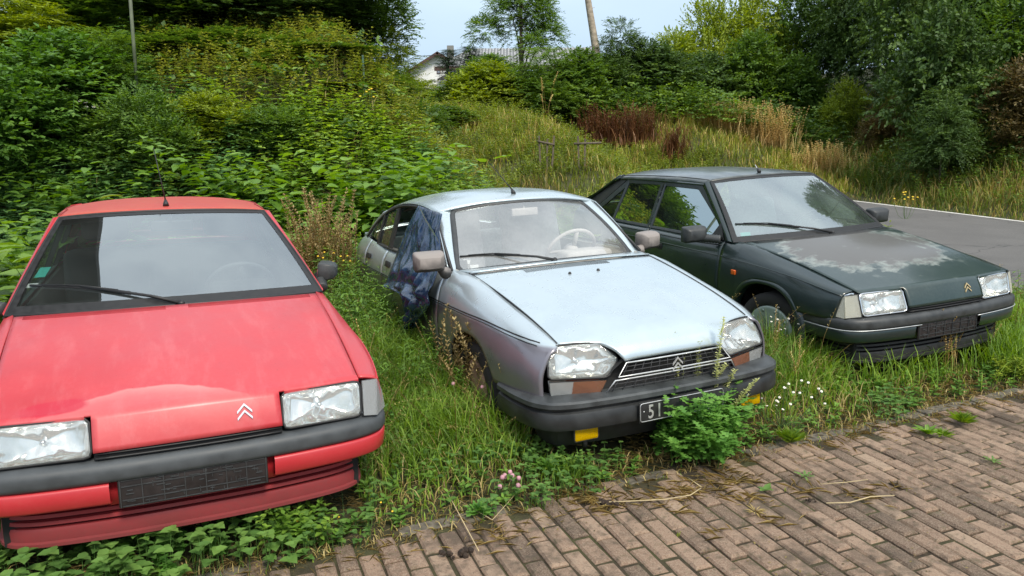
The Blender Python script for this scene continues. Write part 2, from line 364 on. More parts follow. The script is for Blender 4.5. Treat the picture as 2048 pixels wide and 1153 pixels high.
def surfpoly(fn, poly, name, mat, parent, n=10, **k):
    """polygon given in (x,z); mapped by fn(x,z)->(x,y,z); concentric fan rings"""
    P = resample(list(poly)+[poly[0]], 41)[:-1]; c = P.mean(0); V = []; F = []; K = len(P); rings = [1, .75, .5, .25]
    for r_ in rings:
        for p in P: q = c+(p-c)*r_; V.append(fn(*q))
    V.append(fn(*c))
    for a in range(len(rings)-1):
        for i in range(K): F.append((a*K+i, a*K+(i+1) % K, (a+1)*K+(i+1) % K, (a+1)*K+i))
    for i in range(K): F.append(((len(rings)-1)*K+i, (len(rings)-1)*K+(i+1) % K, len(V)-1))
    return mk(name, V, F, mat, parent, **k)
def framepoly(fn, poly, r, name, mat, parent, ry=None, close=True, n=6):
    P = [fn(*p) for p in poly]; mb = MB(); mb.tube(P, r, n, close=close, ry=ry); return mb.build(name, mat, parent)
def chevrons(parent, fn, mat, s=1.0):
    """double chevron emblem; fn(a,b)->point, a sideways, b up"""
    mb = MB()
    for b0 in (0.0, -.022*s):
        for sg in (-1, 1):
            A = [(0, .022), (0, .0135), (sg*.024, -.012), (sg*.024, -.0035)]
            Q = [fn(a*s, b*s+b0, 0) for a, b in A]; Qt = [fn(a*s, b*s+b0, .004) for a, b in A]
            mb.add(Q+Qt, [(0, 1, 2, 3), (4, 5, 6, 7), (0, 1, 5, 4), (1, 2, 6, 5), (2, 3, 7, 6), (3, 0, 4, 7)])
    return mb.build('emblem', mat, parent, smooth=False)
def headlight(parent, poly, lensmat, depth=.09, name='headlight', rim=M_trim, bulge=.012, fwd=Vector((1, 0, .0)), rr=.005, insidemat=None, center=None, bulbs=1):
    P = resample([tuple(p) for p in poly]+[tuple(poly[0])], 45)[:-1]; c = P.mean(0); K = len(P); f = np.array(fwd.normalized())
    root = mk(name, *_rings(P, c, f, [(1.0, -.002), (1.0, -.03), (.97, -depth*.75), (.80, -depth*.95), (0, -depth)]), M_dark, parent)
    mk('reflector', *_rings(P, c, f, [(.985, -.006), (.95, -.022), (.88, -.040), (.72, -.056), (.50, -.068), (.25, -.076), (.10, -.080), (0, -.080)]), insidemat or M_refl, root)
    mk('lens', *_rings(P, c, f, [(.99, .0), (.93, bulge*.55), (.75, bulge*.85), (.5, bulge), (0, bulge*1.05)]), lensmat, root)
    mb = MB(); mb.tube([p for p in P], rr, 6, close=True); mb.build('rim', rim, root)
    if bulbs:
        mb = MB(); mb.lathe([(0, .022), (.008, .021), (.012, .012), (.012, -.01)], Vector(c)-Vector(f)*.075, f, 14); mb.build('bulb_shield', M_chr, root)
    return root
def _rings(P, c, f, rings):
    V = []; F = []; K = len(P)
    for r_, d in rings[:-1]:
        for p in P: V.append(c+(p-c)*r_+f*d)
    V.append(c+f*rings[-1][1]); n = len(rings)-1
    for a in range(n-1):
        for i in range(K): F.append((a*K+i, a*K+(i+1) % K, (a+1)*K+(i+1) % K, (a+1)*K+i))
    for i in range(K): F.append(((n-1)*K+i, (n-1)*K+(i+1) % K, len(V)-1))
    return V, F
def wiper(parent, root_pt, tip, blade_a, blade_b, up=(.5, 0, .8)):
    """arm from the pivot to the middle of the blade; the blade lies on the glass"""
    u = Vector(up).normalized(); a, b = Vector(blade_a), Vector(blade_b); m = (a+b)/2
    w_ = mk('wiper', *(lambda q: (q.v, q.f))(MB().tube([Vector(root_pt)+u*.018, Vector(root_pt).lerp(m, .30)+u*.032, m+u*.026], [.011, .008, .005], 6)), M_trim, parent)
    mb = MB(); mb.tube([a+u*.006, a.lerp(b, .25)+u*.012, m+u*.014, a.lerp(b, .75)+u*.012, b+u*.006], .006, 6)
    mb.tube([a.lerp(b, .12)+u*.016, m+u*.028, a.lerp(b, .88)+u*.016], .004, 5); mb.build('wiper_blade', M_trim, w_)
    mb = MB(); mb.lathe([(.0, .03), (.012, .03), (.016, .022), (.016, 0)], root_pt, u, 12); mb.build('pivot_cap', M_trim, w_)
    return w_
def antenna(parent, p, lean=(-.10, .03, .30), short=False):
    p = Vector(p); mb = MB(); mb.tube([p, p+Vector((-.012, 0, .012)), p+Vector((-.03, .0, .030))], [.017, .015, .008], 8)
    a = mb.build('antenna', M_trim, parent)
    q = p+Vector((-.03, 0, .030)); e = q+Vector(lean)
    mb = MB(); mb.tube([q, q.lerp(e, .5), e], [.0045, .0032, .0024] if not short else [.004, .004, .004], 5); mb.build('antenna_mast', M_trim if not short else M_sil, a)
def seat(parent, c, mat, w=.50, head=True, hb=.62, name='front_seat'):
    x, y, z = c
    mb = MB().box((x+.02, y, z+.08), (.50, w, .16)); s_ = mb.build(name, mat, parent, bevel=.05)
    rot = Euler((0, R(-14), 0)).to_matrix()
    MB().box((x-.27, y, z+.16+hb/2), (.13, w*.96, hb), rot).build('seat_back', mat, s_, bevel=.055)
    if head:
        MB().box((x-.27-hb*.33, y, z+.27+hb+.02), (.10, .27, .19), rot).build('headrest', mat, s_, bevel=.045)
    return s_
def steering(parent, c, mat, r=.185):
    ax = Vector((-.80, 0, .55)).normalized(); a = Vector((0, 1, 0)); b = ax.cross(a); c = Vector(c)
    mb = MB(); mb.tube([c+(a*math.cos(t)+b*math.sin(t))*r for t in lin(0, 2*math.pi*31/32, 32)], .013, 8, close=True)
    mb.tube([c+a*.02-b*r*.0, c-b*r*.95], .018, 6); mb.tube([c-a*r*.95, c+a*r*.95], .014, 6)
    mb.lathe([(.0, .03), (.05, .025), (.055, -.02), (.03, -.25)], c, ax*1, 14)
    return mb.build('steering_wheel', mat, parent)
def wheel(parent, c, r=.29, w=.175, hub=M_hub, steer=0, sg=-1, hubr=.20, smoothcap=True):
    e = empty('wheel', c, (0, 0, steer)); e.parent = parent
    a = (0, sg, 0); mb = MB()
    mb.lathe([(r*.68, w*.42), (r*.74, w*.5), (r*.93, w*.47), (r, w*.33), (r, -w*.33), (r*.93, -w*.5), (r*.6, -w*.5)], (0, 0, 0), a, 40); mb.build('tyre', M_tyre, e)
    mb = MB(); mb.lathe([(hubr*1.0, w*.40), (hubr*.985, w*.47), (hubr*.93, w*.50), (hubr*.85, w*.505), (hubr*.45, w*.54), (.06, w*.55), (.055, w*.57), (.0, w*.575)], (0, 0, 0), a, 40)
    if smoothcap:
        for k in range(10):
            t = 2*math.pi*k/10; mb.box((math.cos(t)*hubr*.84, sg*w*.512, math.sin(t)*hubr*.84), (.02, .004, .02), Euler((0, -t, 0)).to_matrix())
    mb.build('wheel_cover', hub, e); return e
def mirror(parent, c, sg, arm, mat=M_rub2, d=(.10, .195, .125), name='door_mirror', bellows=True, tiltz=0):
    c = Vector(c); rot = Euler((0, R(4), tiltz)).to_matrix()
    mb = MB(); X, Y, Z = d; V = []
    prof = [(-.5, .94, .92), (-.42, 1, 1), (.05, 1, 1), (.35, .90, .84), (.5, .70, .55)]
    K = 20
    for fx, fy, fz in prof:
        for k in range(K):
            t = 2*math.pi*k/K; cx, sy = math.cos(t), math.sin(t); e_ = .22
            V.append(c+rot @ Vector((fx*X, math.copysign(abs(cx)**e_, cx)*Y/2*fy, math.copysign(abs(sy)**e_, sy)*Z/2*fz)))
    F = [(i*K+k, i*K+(k+1) % K, (i+1)*K+(k+1) % K, (i+1)*K+k) for i in range(len(prof)-1) for k in range(K)]+[tuple(4*K+k for k in range(K)), tuple(K-1-k for k in range(K))]
    mb.add(V, F); o = mb.build(name, mat, parent, angle=40)
    MB().box(c+rot @ Vector((-.5*X-.001, 0, 0)), (.004, Y*.86, Z*.82), rot).build('mirror_glass', M_mirr, o, smooth=False)
    a0 = c+Vector((0, -sg*Y*.30, -Z*.25)); a1 = Vector(arm); mb = MB()
    if bellows:
        pts = [a0.lerp(a1, t) for t in lin(0, 1, 15)]; mb.tube(pts, [.036 if i % 2 else .030 for i in range(15)], 10)
    else: mb.tube([a0, a0.lerp(a1, .5)+Vector((0, 0, -.01)), a1], [.022, .025, .040], 10)
    mb.build('mirror_arm', mat if bellows else mat, o)
    return o
# ------------------------------------------------------------------ the hatchback shared by the red and the dark green car
def hatchback(cfg):
    root = empty(cfg['name'], cfg['loc'], cfg['rot'])
    tag(root, cfg['label'], 'car', 'cars parked on the grass verge')
    body, hoodm, roofm, low = cfg['body'], cfg['hood'], cfg['roof'], cfg['low']
    lowband = cfg['lowband']; valm = cfg['valance']
    tail = [(.82, .55), (.805, .35), (.775, .20)]
    SEC = secfun([
        (-3.33, [(.60, .93), (.655, .90), (.70, .80), (.72, .55), (.71, .35), (.69, .24)]),
        (-3.05, [(.68, .915), (.715, .89), (.765, .79), (.79, .55), (.785, .35), (.75, .22)]),
        (-2.5, [(.722, .875), (.755, .85), (.797, .775), (.815, .55), (.805, .35), (.775, .20)]),
        (-1.6, [(.735, .868), (.765, .845), (.800, .770)]+tail),
        (-.9, [(.735, .866), (.765, .843), (.800, .766)]+tail),
        (-.56, [(.728, .878), (.760, .855), (.798, .763)]+tail),
        (-.36, [(.702, .876), (.748, .856), (.796, .757)]+tail),
        (0, [(.692, .822), (.742, .800), (.794, .742)]+tail),
        (.35, [(.680, .757), (.732, .742), (.785, .712)]+tail),
        (.55, [(.672, .712), (.724, .702), (.768, .680), (.800, .55), (.79, .40), (.76, .25)]),
        (.70, [(.665, .680), (.712, .674), (.742, .655), (.765, .55), (.76, .40), (.74, .25)])])
    Rz, zc = .365, .29
    arch = lambda x, R_=Rz: zc+R_*max(0, 1-abs(x/R_)**2.5)**(1/2.5) if abs(x) < R_ else .20
    def arch_r(x):
        x = x+2.655
        return zc+.30*max(0, 1-abs(x/.36)**3)**(1/3) if abs(x) < .36 else .20
    for sg in (-1, 1):
        fender_lo = lambda x: max(arch(x), .503 if x > .34 else .20)
        xs = lin(-.545, -.34, 8)+lin(-.335, .36, 46)+lin(.375, .66 if cfg['dark'] else .676, 14)
        # front wing: front edge follows the slanting lamp
        def wf(x, y, z):
            k = max(0, (x-.45)/.25); return (x + k*(-.035)*(z < .66)*(max(0, (.665-z))/.15), y, z)
        side_panel(root, 'front_wing', SEC, xs, body, sg, fender_lo, warp=wf)
        # closing strip between wing and bonnet seam handled by wing section start
        d1 = side_panel(root, 'front_door', SEC, lin(-1.658, -.553, 30), body, sg)
        d2 = side_panel(root, 'rear_door', SEC, lin(-2.50, -1.666, 26), body, sg, lambda x: max(arch_r(x), .2))
        side_panel(root, 'rear_wing', SEC, lin(-3.33, -2.508, 26), body, sg, lambda x: max(arch_r(x), .22))
        # handle
        for dd, hx in ((d1, -1.445), (d2, -2.28)):
            mb = MB(); mb.box((hx, sg*.810, .733), (.17, .012, .052)); hn = mb.build('handle', M_trim, dd, bevel=.005)
            MB().box((hx, sg*.817, .741), (.13, .006, .022)).build('handle_pull', M_frame, hn, bevel=.002)
        # arch lip
        V = []; K = 40
        for i in range(K+1):
            t = math.pi*i/K
            def se(rr): 
                c_, s_ = math.cos(t), math.sin(t); q = (abs(c_)**2.5+abs(s_)**2.5)**(-1/2.5); return rr*q*c_, zc+rr*q*s_
            yb = lambda x: .806 if x < .35 else .800
            for rr, yy in ((.335, -.035), (.337, .012), (.350, .024), (.372, .020), (.392, -.006)):
                x, z = se(rr); V.append((x, sg*(yb(x)+yy-.5*max(0, z-.60)**1.2), max(z, .20)))
        F = [(i*5+j, i*5+j+1, (i+1)*5+j+1, (i+1)*5+j) for i in range(K) for j in range(4)]
        mk('wheel_arch_trim', V, [f[::sg] for f in F], body, root)
        # side window surface
        G = lambda x, z, o=0, sg=sg: (x, sg*(.735-(z-.865)*.415+o), z)
        fd = [(-1.640, .882), (-1.640, 1.232), (-1.135, 1.228), (-.70, .98), (-.62, .885)]
        rd = [(-2.33, .885), (-2.29, 1.220), (-1.72, 1.236), (-1.715, .885)]
        rd = [(-2.345, .885), (-2.285, 1.225), (-1.725, 1.236), (-1.715, .885)]
        qw = [(-2.385, .885), (-2.335, 1.18), (-2.70, .945), (-2.70, .885)]
        w1 = surfpoly(G, fd, 'side_window', cfg['glass'], d1); w2 = surfpoly(G, rd, 'side_window', cfg['glass'], d2)
        w3 = surfpoly(G, qw, 'side_window', cfg['glass'], d2)
        # frames as filled bands: outer polygon minus glass
        def band(inner, outer, name, par):
            A = inner; B = outer; V = [G(*p, .006) for p in A]+[G(*p, .010) for p in B]+[G(*p, -.02) for p in A]
            k = len(A); F = []
            for i in range(k):
                j = (i+1) % k; F += [(i, j, k+j, k+i), (i, j, 2*k+j, 2*k+i)]
            mk(name, V, F, M_frame, par, smooth=False)
        band(fd, [(-1.660, .865), (-1.660, 1.264), (-1.095, 1.262), (-.625, .985), (-.550, .865)], 'window_frame', d1)
        band(rd, [(-2.365, .866), (-2.315, 1.262), (-1.674, 1.264), (-1.674, .865)], 'window_frame', d2)
        band(qw, [(-2.365, .866), (-2.313, 1.262), (-2.80, .94), (-2.78, .866)], 'quarter_frame', d2)
        # mirror foot triangle
        V = [G(-.56, .872, .014), G(-.72, .872, .014), G(-.66, .985, .014)]
        # door inner panels
        V = [(-2.5, sg*.70, .25), (-.5, sg*.70, .25), (-.5, sg*.70, .87), (-2.5, sg*.70, .87)]
        mk('door_lining', V, [(0, 1, 2, 3)], cfg['lining'], root, solid=.02)
        # side strip at belt
        mb = MB(); mb.tube([(x, sg*(SEC(x)[1][0]+.012), SEC(x)[1][1]-.012) for x in lin(-2.55, -.56, 20)], .004, 5); mb.build('belt_moulding', M_frame, root)
        mb = MB(); mb.tube([(x, sg*(SEC(x)[2][0]+.002), SEC(x)[2][1]) for x in lin(-2.9, .66, 40)], .0035, 5); mb.build('side_crease', body, root)
        # rear pillar panel
        pil = [(-2.33, 1.268), (-2.47, 1.272), (-3.06, 1.035), (-3.26, .93), (-2.80, .866), (-2.815, .94)]
        V = [G(*p, .004) for p in pil]; V[2] = (V[2][0], sg*.675, V[2][2]); V[3] = (V[3][0], sg*.655, V[3][2]); mk('rear_pillar', V, [(0, 1, 2, 3, 4, 5)], M_trim if cfg['dark'] else body, root, smooth=False, solid=.02)
        # A pillar
        WSb = lambda t: (-.449, .747, .871); V = []
        for t in lin(0, 1, 9):
            a = Vector((-.449, sg*.750, .873)).lerp(Vector((-1.046, sg*.538, 1.297)), t)
            b = Vector(G(-.548, .866, .012)).lerp(Vector(G(-1.085, 1.266, .012)), t)
            a.z += .01*math.sin(math.pi*t); mid = a.lerp(b, .45)+Vector((.004, sg*.012, .010))
            V += [a+Vector((-.01, -sg*.01, -.012)), a, mid, b, b+Vector((0, -sg*.02, -.005))]
        F = [(i*5+j, (i+1)*5+j, (i+1)*5+j+1, i*5+j+1) for i in range(8) for j in range(4)]
        mk('windscreen_pillar', V, [f[::sg] for f in F], body, root)
        # marker
        if cfg['dark']:
            MB().box((-.355, sg*.816, .665), (.048, .014, .036)).build('side_repeater', M_oran, root, bevel=.004)
        if cfg['dark'] or sg < 0: mirror(root, (-.685, sg*.935, .925), sg, (-.585, sg*.765, .882), mat=M_rub2)
        else: mirror(root, (-.715, .838, .950), sg, (-.60, .775, .865), mat=M_rub2, tiltz=R(72), d=(.10, .17, .10))
        V = [G(-.565, .876, .016), G(-.74, .876, .016), G(-.665, 1.0, .016)]; mk('mirror_foot', V, [(0, 1, 2)], M_trim, root, smooth=False, solid=.008)
        # front lamp and side lamp
        fw = Vector((1, sg*.06, .30))
        hp = [(.737, .338, .676), (.706, .664, .674), (.742, .657, .534), (.789, .334, .541)]
        pts = [(a, sg*b, c) for a, b, c in hp]
        P4 = []
        for i in range(4):
            a, b, c = Vector(pts[i-1]), Vector(pts[i]), Vector(pts[(i+1) % 4])
            P4 += [b+(a-b).normalized()*.018, b+(a-b).normalized()*.006+(c-b).normalized()*.006, b+(c-b).normalized()*.018]
        headlight(root, P4, G_lens, fwd=fw, rim=cfg['lamprim'])
        ip = [(.704, .670, .672), (.671, .736, .664), (.52, .790, .60), (.55, .795, .53), (.668, .764, .520), (.742, .664, .532)] if cfg['dark'] else \
             [(.704, .672, .672), (.671, .742, .664), (.630, .772, .60), (.64, .780, .525), (.735, .722, .525), (.742, .665, .532)]
        if cfg['dark']: ip = [(.704, .670, .672), (.668, .738, .664), (.610, .772, .615), (.600, .786, .530), (.690, .752, .520), (.742, .664, .532)]
        V = [(a, sg*b, c) for a, b, c in ip]
        ind = mk('indicator_lamp', V+[(a-.03, sg*(abs(b)-.03*sg*sg), c) for a, b, c in V], [(0, 1, 4, 5), (1, 2, 3, 4)], cfg['ind'], root, smooth=False, solid=.006)
        V2 = [(a-.045, sg*(abs(b)-.035), c) for a, b, c in V]; mk('lamp_back', V2, [(0, 1, 4, 5), (1, 2, 3, 4)], M_refl, ind, smooth=False)
        MB().tube([V[4], V[5], V[0], V[1]], .0035, 5).build('lamp_seam', M_trim, ind)
        MB().tube([V[1], V[4]], .0025, 5).build('lamp_rib', M_trim if not cfg['dark'] else G_indw, ind)
        wheel(root, (0, sg*.70, .275), steer=cfg['steer'], sg=sg, hub=M_hub); wheel(root, (-2.655, sg*.68, .275), sg=sg)
    # bonnet
    ys = lin(-1, 1, 61); cols = []
    V = []; NR = 26; NN = 7
    for k, s_ in enumerate(ys):
        yr, yf = .697*s_, .659*s_
        ay = abs(yf); nose = ay < .331
        xr = -.372+.155*(1-s_*s_); zr = .878+.024*(1-s_*s_)
        xf = (.703+(.742-.703)*min(1, max(0, (.66-ay)/.32))) if not nose else .742+.016*(1-(ay/.331)**2)
        zf = .684+.004*(1-s_*s_) if not nose else .686+.006*(1-(ay/.331)**2)
        prof = []
        for i in range(NR):
            t = i/(NR-1); x = xr+(xf-xr)*t; z = zr+(zf-zr)*t+.020*math.sin(math.pi*min(1, t*1.03)); y = yr+(yf-yr)*t; prof.append((x, y, z))
        zb = .560; xb = .800+.006*(1-(min(ay, .331)/.331)**2)
        for i in range(1, NN+1):
            t = i/NN
            if nose: prof.append((xf+(xb-xf)*t+.006*math.sin(math.pi*t), yf*(1-.0*t), zf+(zb-zf)*t))
            else:
                prof.append((xf+.002*min(1, t*3), yf, zf-.016*min(1, t*1.0)))
        V += prof
    m = NR+NN; F = [(i*m+j, i*m+j+1, (i+1)*m+j+1, (i+1)*m+j) for i in range(60) for j in range(m-1)
                    if not (j >= NR-1 and (abs(.659*ys[i]) < .331) != (abs(.659*ys[i+1]) < .331))]
    hood = mk('bonnet', V, F, hoodm, root, solid=.012)
    # bonnet surface helper (for louvres)
    def hz(x, y):
        s_ = max(-1, min(1, y/.69)); xr = -.372+.155*(1-s_*s_); zr = .878+.024*(1-s_*s_); xf = .74; zf = .686; t = (x-xr)/(xf-xr); return zr+(zf-zr)*t+.02*math.sin(math.pi*min(1, max(0, t)))
    mb = MB()
    for o_ in (.012, .026, .040, .054):
        for a, b in ((-.655, -.05), (.05, .655)) if not cfg['dark'] else ((-.655, .655),):
            pts = []
            for y in lin(a, b, 24):
                s_ = y/.697; x = -.372+.155*(1-s_*s_)+o_; pts.append((x, y, hz(x, y)+.0008))
            mb.tube(pts, .0026, 4, ry=.0016)
    mb.build('air_louvre', M_trim if cfg['dark'] else P_redlow, hood)
    # cowl below the glass
    V, F = gridf(lambda s_, t: (-.265-.185*s_*s_-.015+t*(.075-.02*s_*s_), .745*s_*(1-.06*t), .882-.018*s_*s_+.004*t-.006), lin(-1, 1, 31), [0, .5, 1]); mk('cowl', V, F, M_trim, root, solid=.01)
    # windscreen
    def WS(s_, t):
        b = Vector((-.262-.187*s_*s_, .747*s_, .893-.022*s_*s_)); c = Vector((-.985-.061*s_*s_, .535*s_, 1.316-.021*s_*s_))
        p = b.lerp(c, t); k = math.sin(math.pi*t)*.018; return p+Vector((k*.57, 0, k*.82))
    V, F = gridf(lambda s_, t: WS(s_*.975, .045+t*.93), lin(-1, 1, 31), lin(0, 1, 21)); ws = mk('windscreen', V, F, cfg['ws'], root)
    fr = [WS(s_, .0) for s_ in lin(-1, 1, 25)]+[WS(1, t) for t in lin(.05, .95, 9)]+[WS(s_, 1) for s_ in lin(1, -1, 25)]+[WS(-1, t) for t in lin(.95, .05, 9)]
    MB().tube(fr, .007, 6, close=True).build('windscreen_seal', M_trim, ws)
    def ribbon(fa, fb, K, name, mat, par, off=.002):
        V = []
        for i in range(K+1):
            t = i/K; V += [fa(t)+Vector((off*.57, 0, off*.82)), fb(t)+Vector((off*.57, 0, off*.82))]
        return mk(name, V, [(2*i, 2*i+2, 2*i+3, 2*i+1) for i in range(K)], mat, par)
    ribbon(lambda t: WS(-1+2*t, .0), lambda t: WS(-.955+1.91*t, .075), 30, 'glass_band', M_trim, ws)
    ribbon(lambda t: WS(-1+2*t, 1.), lambda t: WS(-.965+1.93*t, .955), 30, 'glass_band', M_trim, ws)
    for q in (-1, 1): ribbon(lambda t: WS(q, t), lambda t: WS(q*.955, t), 16, 'glass_band', M_trim, ws)
    # roof
    zcf = curve1([-2.5, -2.0, -1.6, -1.2, -.98], [1.325, 1.352, 1.357, 1.345, 1.322]); zef = curve1([-2.5, -2.0, -1.6, -1.2, -1.0], [1.277, 1.294, 1.300, 1.298, 1.296])
    def RF(x0, s_):
        x = x0 if x0 < -1.1 else x0-.060*s_*s_*(x0+1.25)/.262*1.0
        y = .572*s_ + (0 if x0 > -1.5 else .02*s_)
        return (x, y, zcf(x0)-(zcf(x0)-zef(x0)-.004)*abs(s_)**2.6-.02*max(0, abs(s_)-.93)/.07)
    V, F = gridf(RF, lin(-2.47, -.988, 26), lin(-1, 1, 33)); roof = mk('roof', V, F, roofm, root, solid=.02)
    for sg in (-1, 1):
        V = []
        for x0 in lin(-2.47, -1.03, 20):
            p = Vector(RF(x0, sg)); g = Vector((p.x, sg*(.735-(1.262-.865)*.415+.014), 1.262)); V += [p+Vector((0, -sg*.004, -.001)), p.lerp(g, .5)+Vector((0, sg*.006, .0)), g]
        mk('roof_rail', V, [f[::sg] for f in [(i*3+j, (i+1)*3+j, (i+1)*3+j+1, i*3+j+1) for i in range(19) for j in range(2)]], body, root, solid=.01)
        MB().tube([Vector(RF(x0, sg*.93))+Vector((0, 0, .0)) for x0 in lin(-2.46, -1.02, 20)], .0035, 5).build('roof_seam', M_trim if cfg['dark'] else P_redlow, roof)
    antenna(root, (-1.09, 0, 1.338), lean=cfg['ant'], short=cfg['dark'])
    # tailgate: frame, rear glass, tail panel
    def TG(s_, t): 
        a = Vector((-2.475, .60*s_, 1.322-.045*s_*s_)); b = Vector((-3.20, .665*s_, .985-.03*s_*s_)); return a.lerp(b, t)
    V, F = gridf(lambda s_, t: TG(s_*.88, .10+t*.72), lin(-1, 1, 13), lin(0, 1, 9)); tg = mk('tailgate', *gridf(lambda s_, t: TG(s_, .82+.18*t), lin(-1, 1, 13), lin(0, 1, 4)), body, root, solid=.015)
    mk('rear_window', V, F, G_rear, tg)
    for q in (-1, 1): mk('tailgate_frame', *gridf(lambda s_, t: TG(q*(.88+.12*s_), t), [0, 1], lin(0, 1, 9)), body, tg, solid=.015)
    mk('tailgate_frame', *gridf(lambda s_, t: TG(s_, .10*t), lin(-1, 1, 13), [0, 1]), body, tg, solid=.015)
    mk('tail_panel', *gridf(lambda s_, t: (-3.2-.13*math.sin(t*2.2)-.02, (.665+.03*t)*s_, .955-.72*t), lin(-1, 1, 9), lin(0, 1, 9)), body, root, solid=.015)
    # front panel slot, bumper
    for k, z in enumerate((.5535, .541, .5295)):
        pass
    V, F = gridf(lambda s_, t: (.775+.01*(1-s_*s_), .328*s_, .575-.07*t), lin(-1, 1, 9), [0, 1]); gp = mk('grille', V, F, M_dark, root, solid=.01)
    for z, x in ((.551, .800), (.536, .806)):
        MB().tube([(x-.012*(s_**2), .325*s_, z) for s_ in lin(-1, 1, 15)], .006, 5, ry=.004).build('grille_bar', M_trim, gp)
    half = [(.365, .797), (.50, .797), (.61, .790), (.685, .768), (.745, .715), (.785, .62), (.810, .47), (.829, .25), (.833, 0)]
    path = [(x, -y) for x, y in half]+[(x, y) for x, y in half[::-1][1:]]
    sp = smooth_line(path, 6)
    bumper = sweep(root, 'bumper', sp, [(-.085, .528), (-.045, .527), (-.018, .520), (-.004, .508), (0, .492), (0, .466), (-.005, .452), (-.016, .446), (-.024, .445)], M_rub2 if cfg['dark'] else M_rub, solid=0)
    if cfg['dark']:
        for a in (-1, 1):
            seg = [p for p in sp if (p[1]*a > .235)]
            MB().tube([(p[0]*1.0+.002, p[1]*1.0+a*.0, .447) for p in seg], .0035, 5).build('silver_strip', M_sil, bumper)
    for a in (-1, 1):
        seg = [p for p in sp if p[1]*a > .285]
        if a > 0: pass
        sweep(bumper, 'lower_band', seg, [(-.03, .447), (-.008, .442), (-.003, .434), (-.010, .372), (-.02, .362), (-.055, .360)], lowband, solid=0)
    pv = [(-.055, .362), (-.050, .345), (-.050, .340), (-.085, .338), (-.085, .329), (-.050, .327), (-.048, .314), (-.085, .312), (-.085, .303), (-.048, .301), (-.046, .288), (-.085, .286), (-.085, .277), (-.048, .275), (-.044, .262), (-.046, .226), (-.036, .221), (-.036, .208), (-.05, .203), (-.10, .200)]
    sv = [(p[0]-.03, p[1]*.905) for p in sp if p[0] > .50]
    sweep(bumper, 'air_dam', sv, pv, valm, solid=0, angle=25)
    V, F = gridf(lambda s_, t: (.770, .292*s_, .447-.10*t), [-1, 1], [0, 1]); mk('plate_recess', V, F, lowband, bumper, solid=.01)
    # plate holder: shallow tray with moulded ribs, no plate in it
    pl = MB().box((.812, 0, .398), (.012, .524, .112)).build('plate_holder', M_plasb, root, bevel=.004)
    mb = MB(); rnd = random.Random(3 if cfg['dark'] else 5)
    for z in (.349, .372, .424, .447): mb.box((.8195, 0, z), (.005, .50, .003))
    for y in lin(-.255, .255, 8): mb.box((.8195, y, .398), (.006, .003, .104))
    for i in range(60):
        y = rnd.uniform(-.24, .24); z = rnd.uniform(.353, .443); mb.box((.8195, y, z), (.004+rnd.random()*.003, rnd.uniform(.008, .04), .0025) if rnd.random() < .6 else (.005, .0025, rnd.uniform(.008, .022)))
    mb.build('holder_ribs', M_rub2 if not cfg['dark'] else M_rub2, pl, smooth=False)
    # emblem on the nose
    n_ = Vector((.93, 0, .36)); upv = Vector((-.36, 0, .93))
    chevrons(root, lambda a, b, h: tuple(Vector((.780, .193, .640))+Vector((0, a, 0))+upv*b+n_*h), cfg['embl'], 1.15)
    # inner shells so that no daylight shows through the gaps
    mb = MB(); mb.box((.055, 0, .43), (1.02, 1.04, .42)); mb.box((-1.55, 0, .30), (2.3, 1.34, .18)); mb.box((-2.75, 0, .42), (.95, 1.0, .40)); mb.box((-.42, 0, .55), (.10, 1.38, .60)); mb.box((-2.95, 0, .60), (.35, 1.3, .40)); mb.box((.60, 0, .36), (.14, 1.30, .30)); mb.box((.66, 0, .46), (.12, .62, .22))
    mb.build('underbody', M_under, root, smooth=False)
    for sg in (-1, 1):
        side_panel(root, 'inner_wing', lambda x: SEC(x)-np.array([.022, .012]), lin(-.40, .60, 30), M_under, sg, lambda x: max(arch(x, .37), .5 if x > .34 else .2), n=8, solid=0)
    # cabin
    cm = cfg['seat']
    MB().box((-.60, 0, .80), (.42, 1.40, .14)).build('dashboard', cfg['dash'], root, bevel=.05)
    MB().box((-.70, .36, .885), (.18, .36, .08)).build('instrument_hood', cfg['dash'], root, bevel=.03)
    steering(root, (-.88, .36, .86), M_rub if not cfg['dark'] else M_trim)
    for y in (-.36, .36): seat(root, (-1.32, y, .36), cm, .50, True, .54)
    MB().box((-2.10, 0, .48), (.48, 1.28, .18)).build('rear_seat', cm, root, bevel=.05)
    MB().box((-2.42, 0, .74), (.12, 1.28, .50), Euler((0, R(-16), 0)).to_matrix()).build('rear_backrest', cm, root, bevel=.05)
    mk('headlining', *gridf(lambda x, s_: (x, .53*s_, zcf(x)-.045-.03*s_*s_), lin(-2.44, -1.06, 8), lin(-1, 1, 7)), M_liner, root, solid=.01)
    rm = MB().box((-.93, .02, 1.235), (.03, .22, .06)).build('rear_view_mirror', M_trim, root, bevel=.01)
    MB().tube([(-.93, .02, 1.25), (-.96, .02, 1.30)], .008, 6).build('mirror_stalk', M_trim, rm)
    # wipers
    wiper(root, WS(.03, -.01), None, WS(-.93, .25), WS(-.28, .13))
    return root, WS
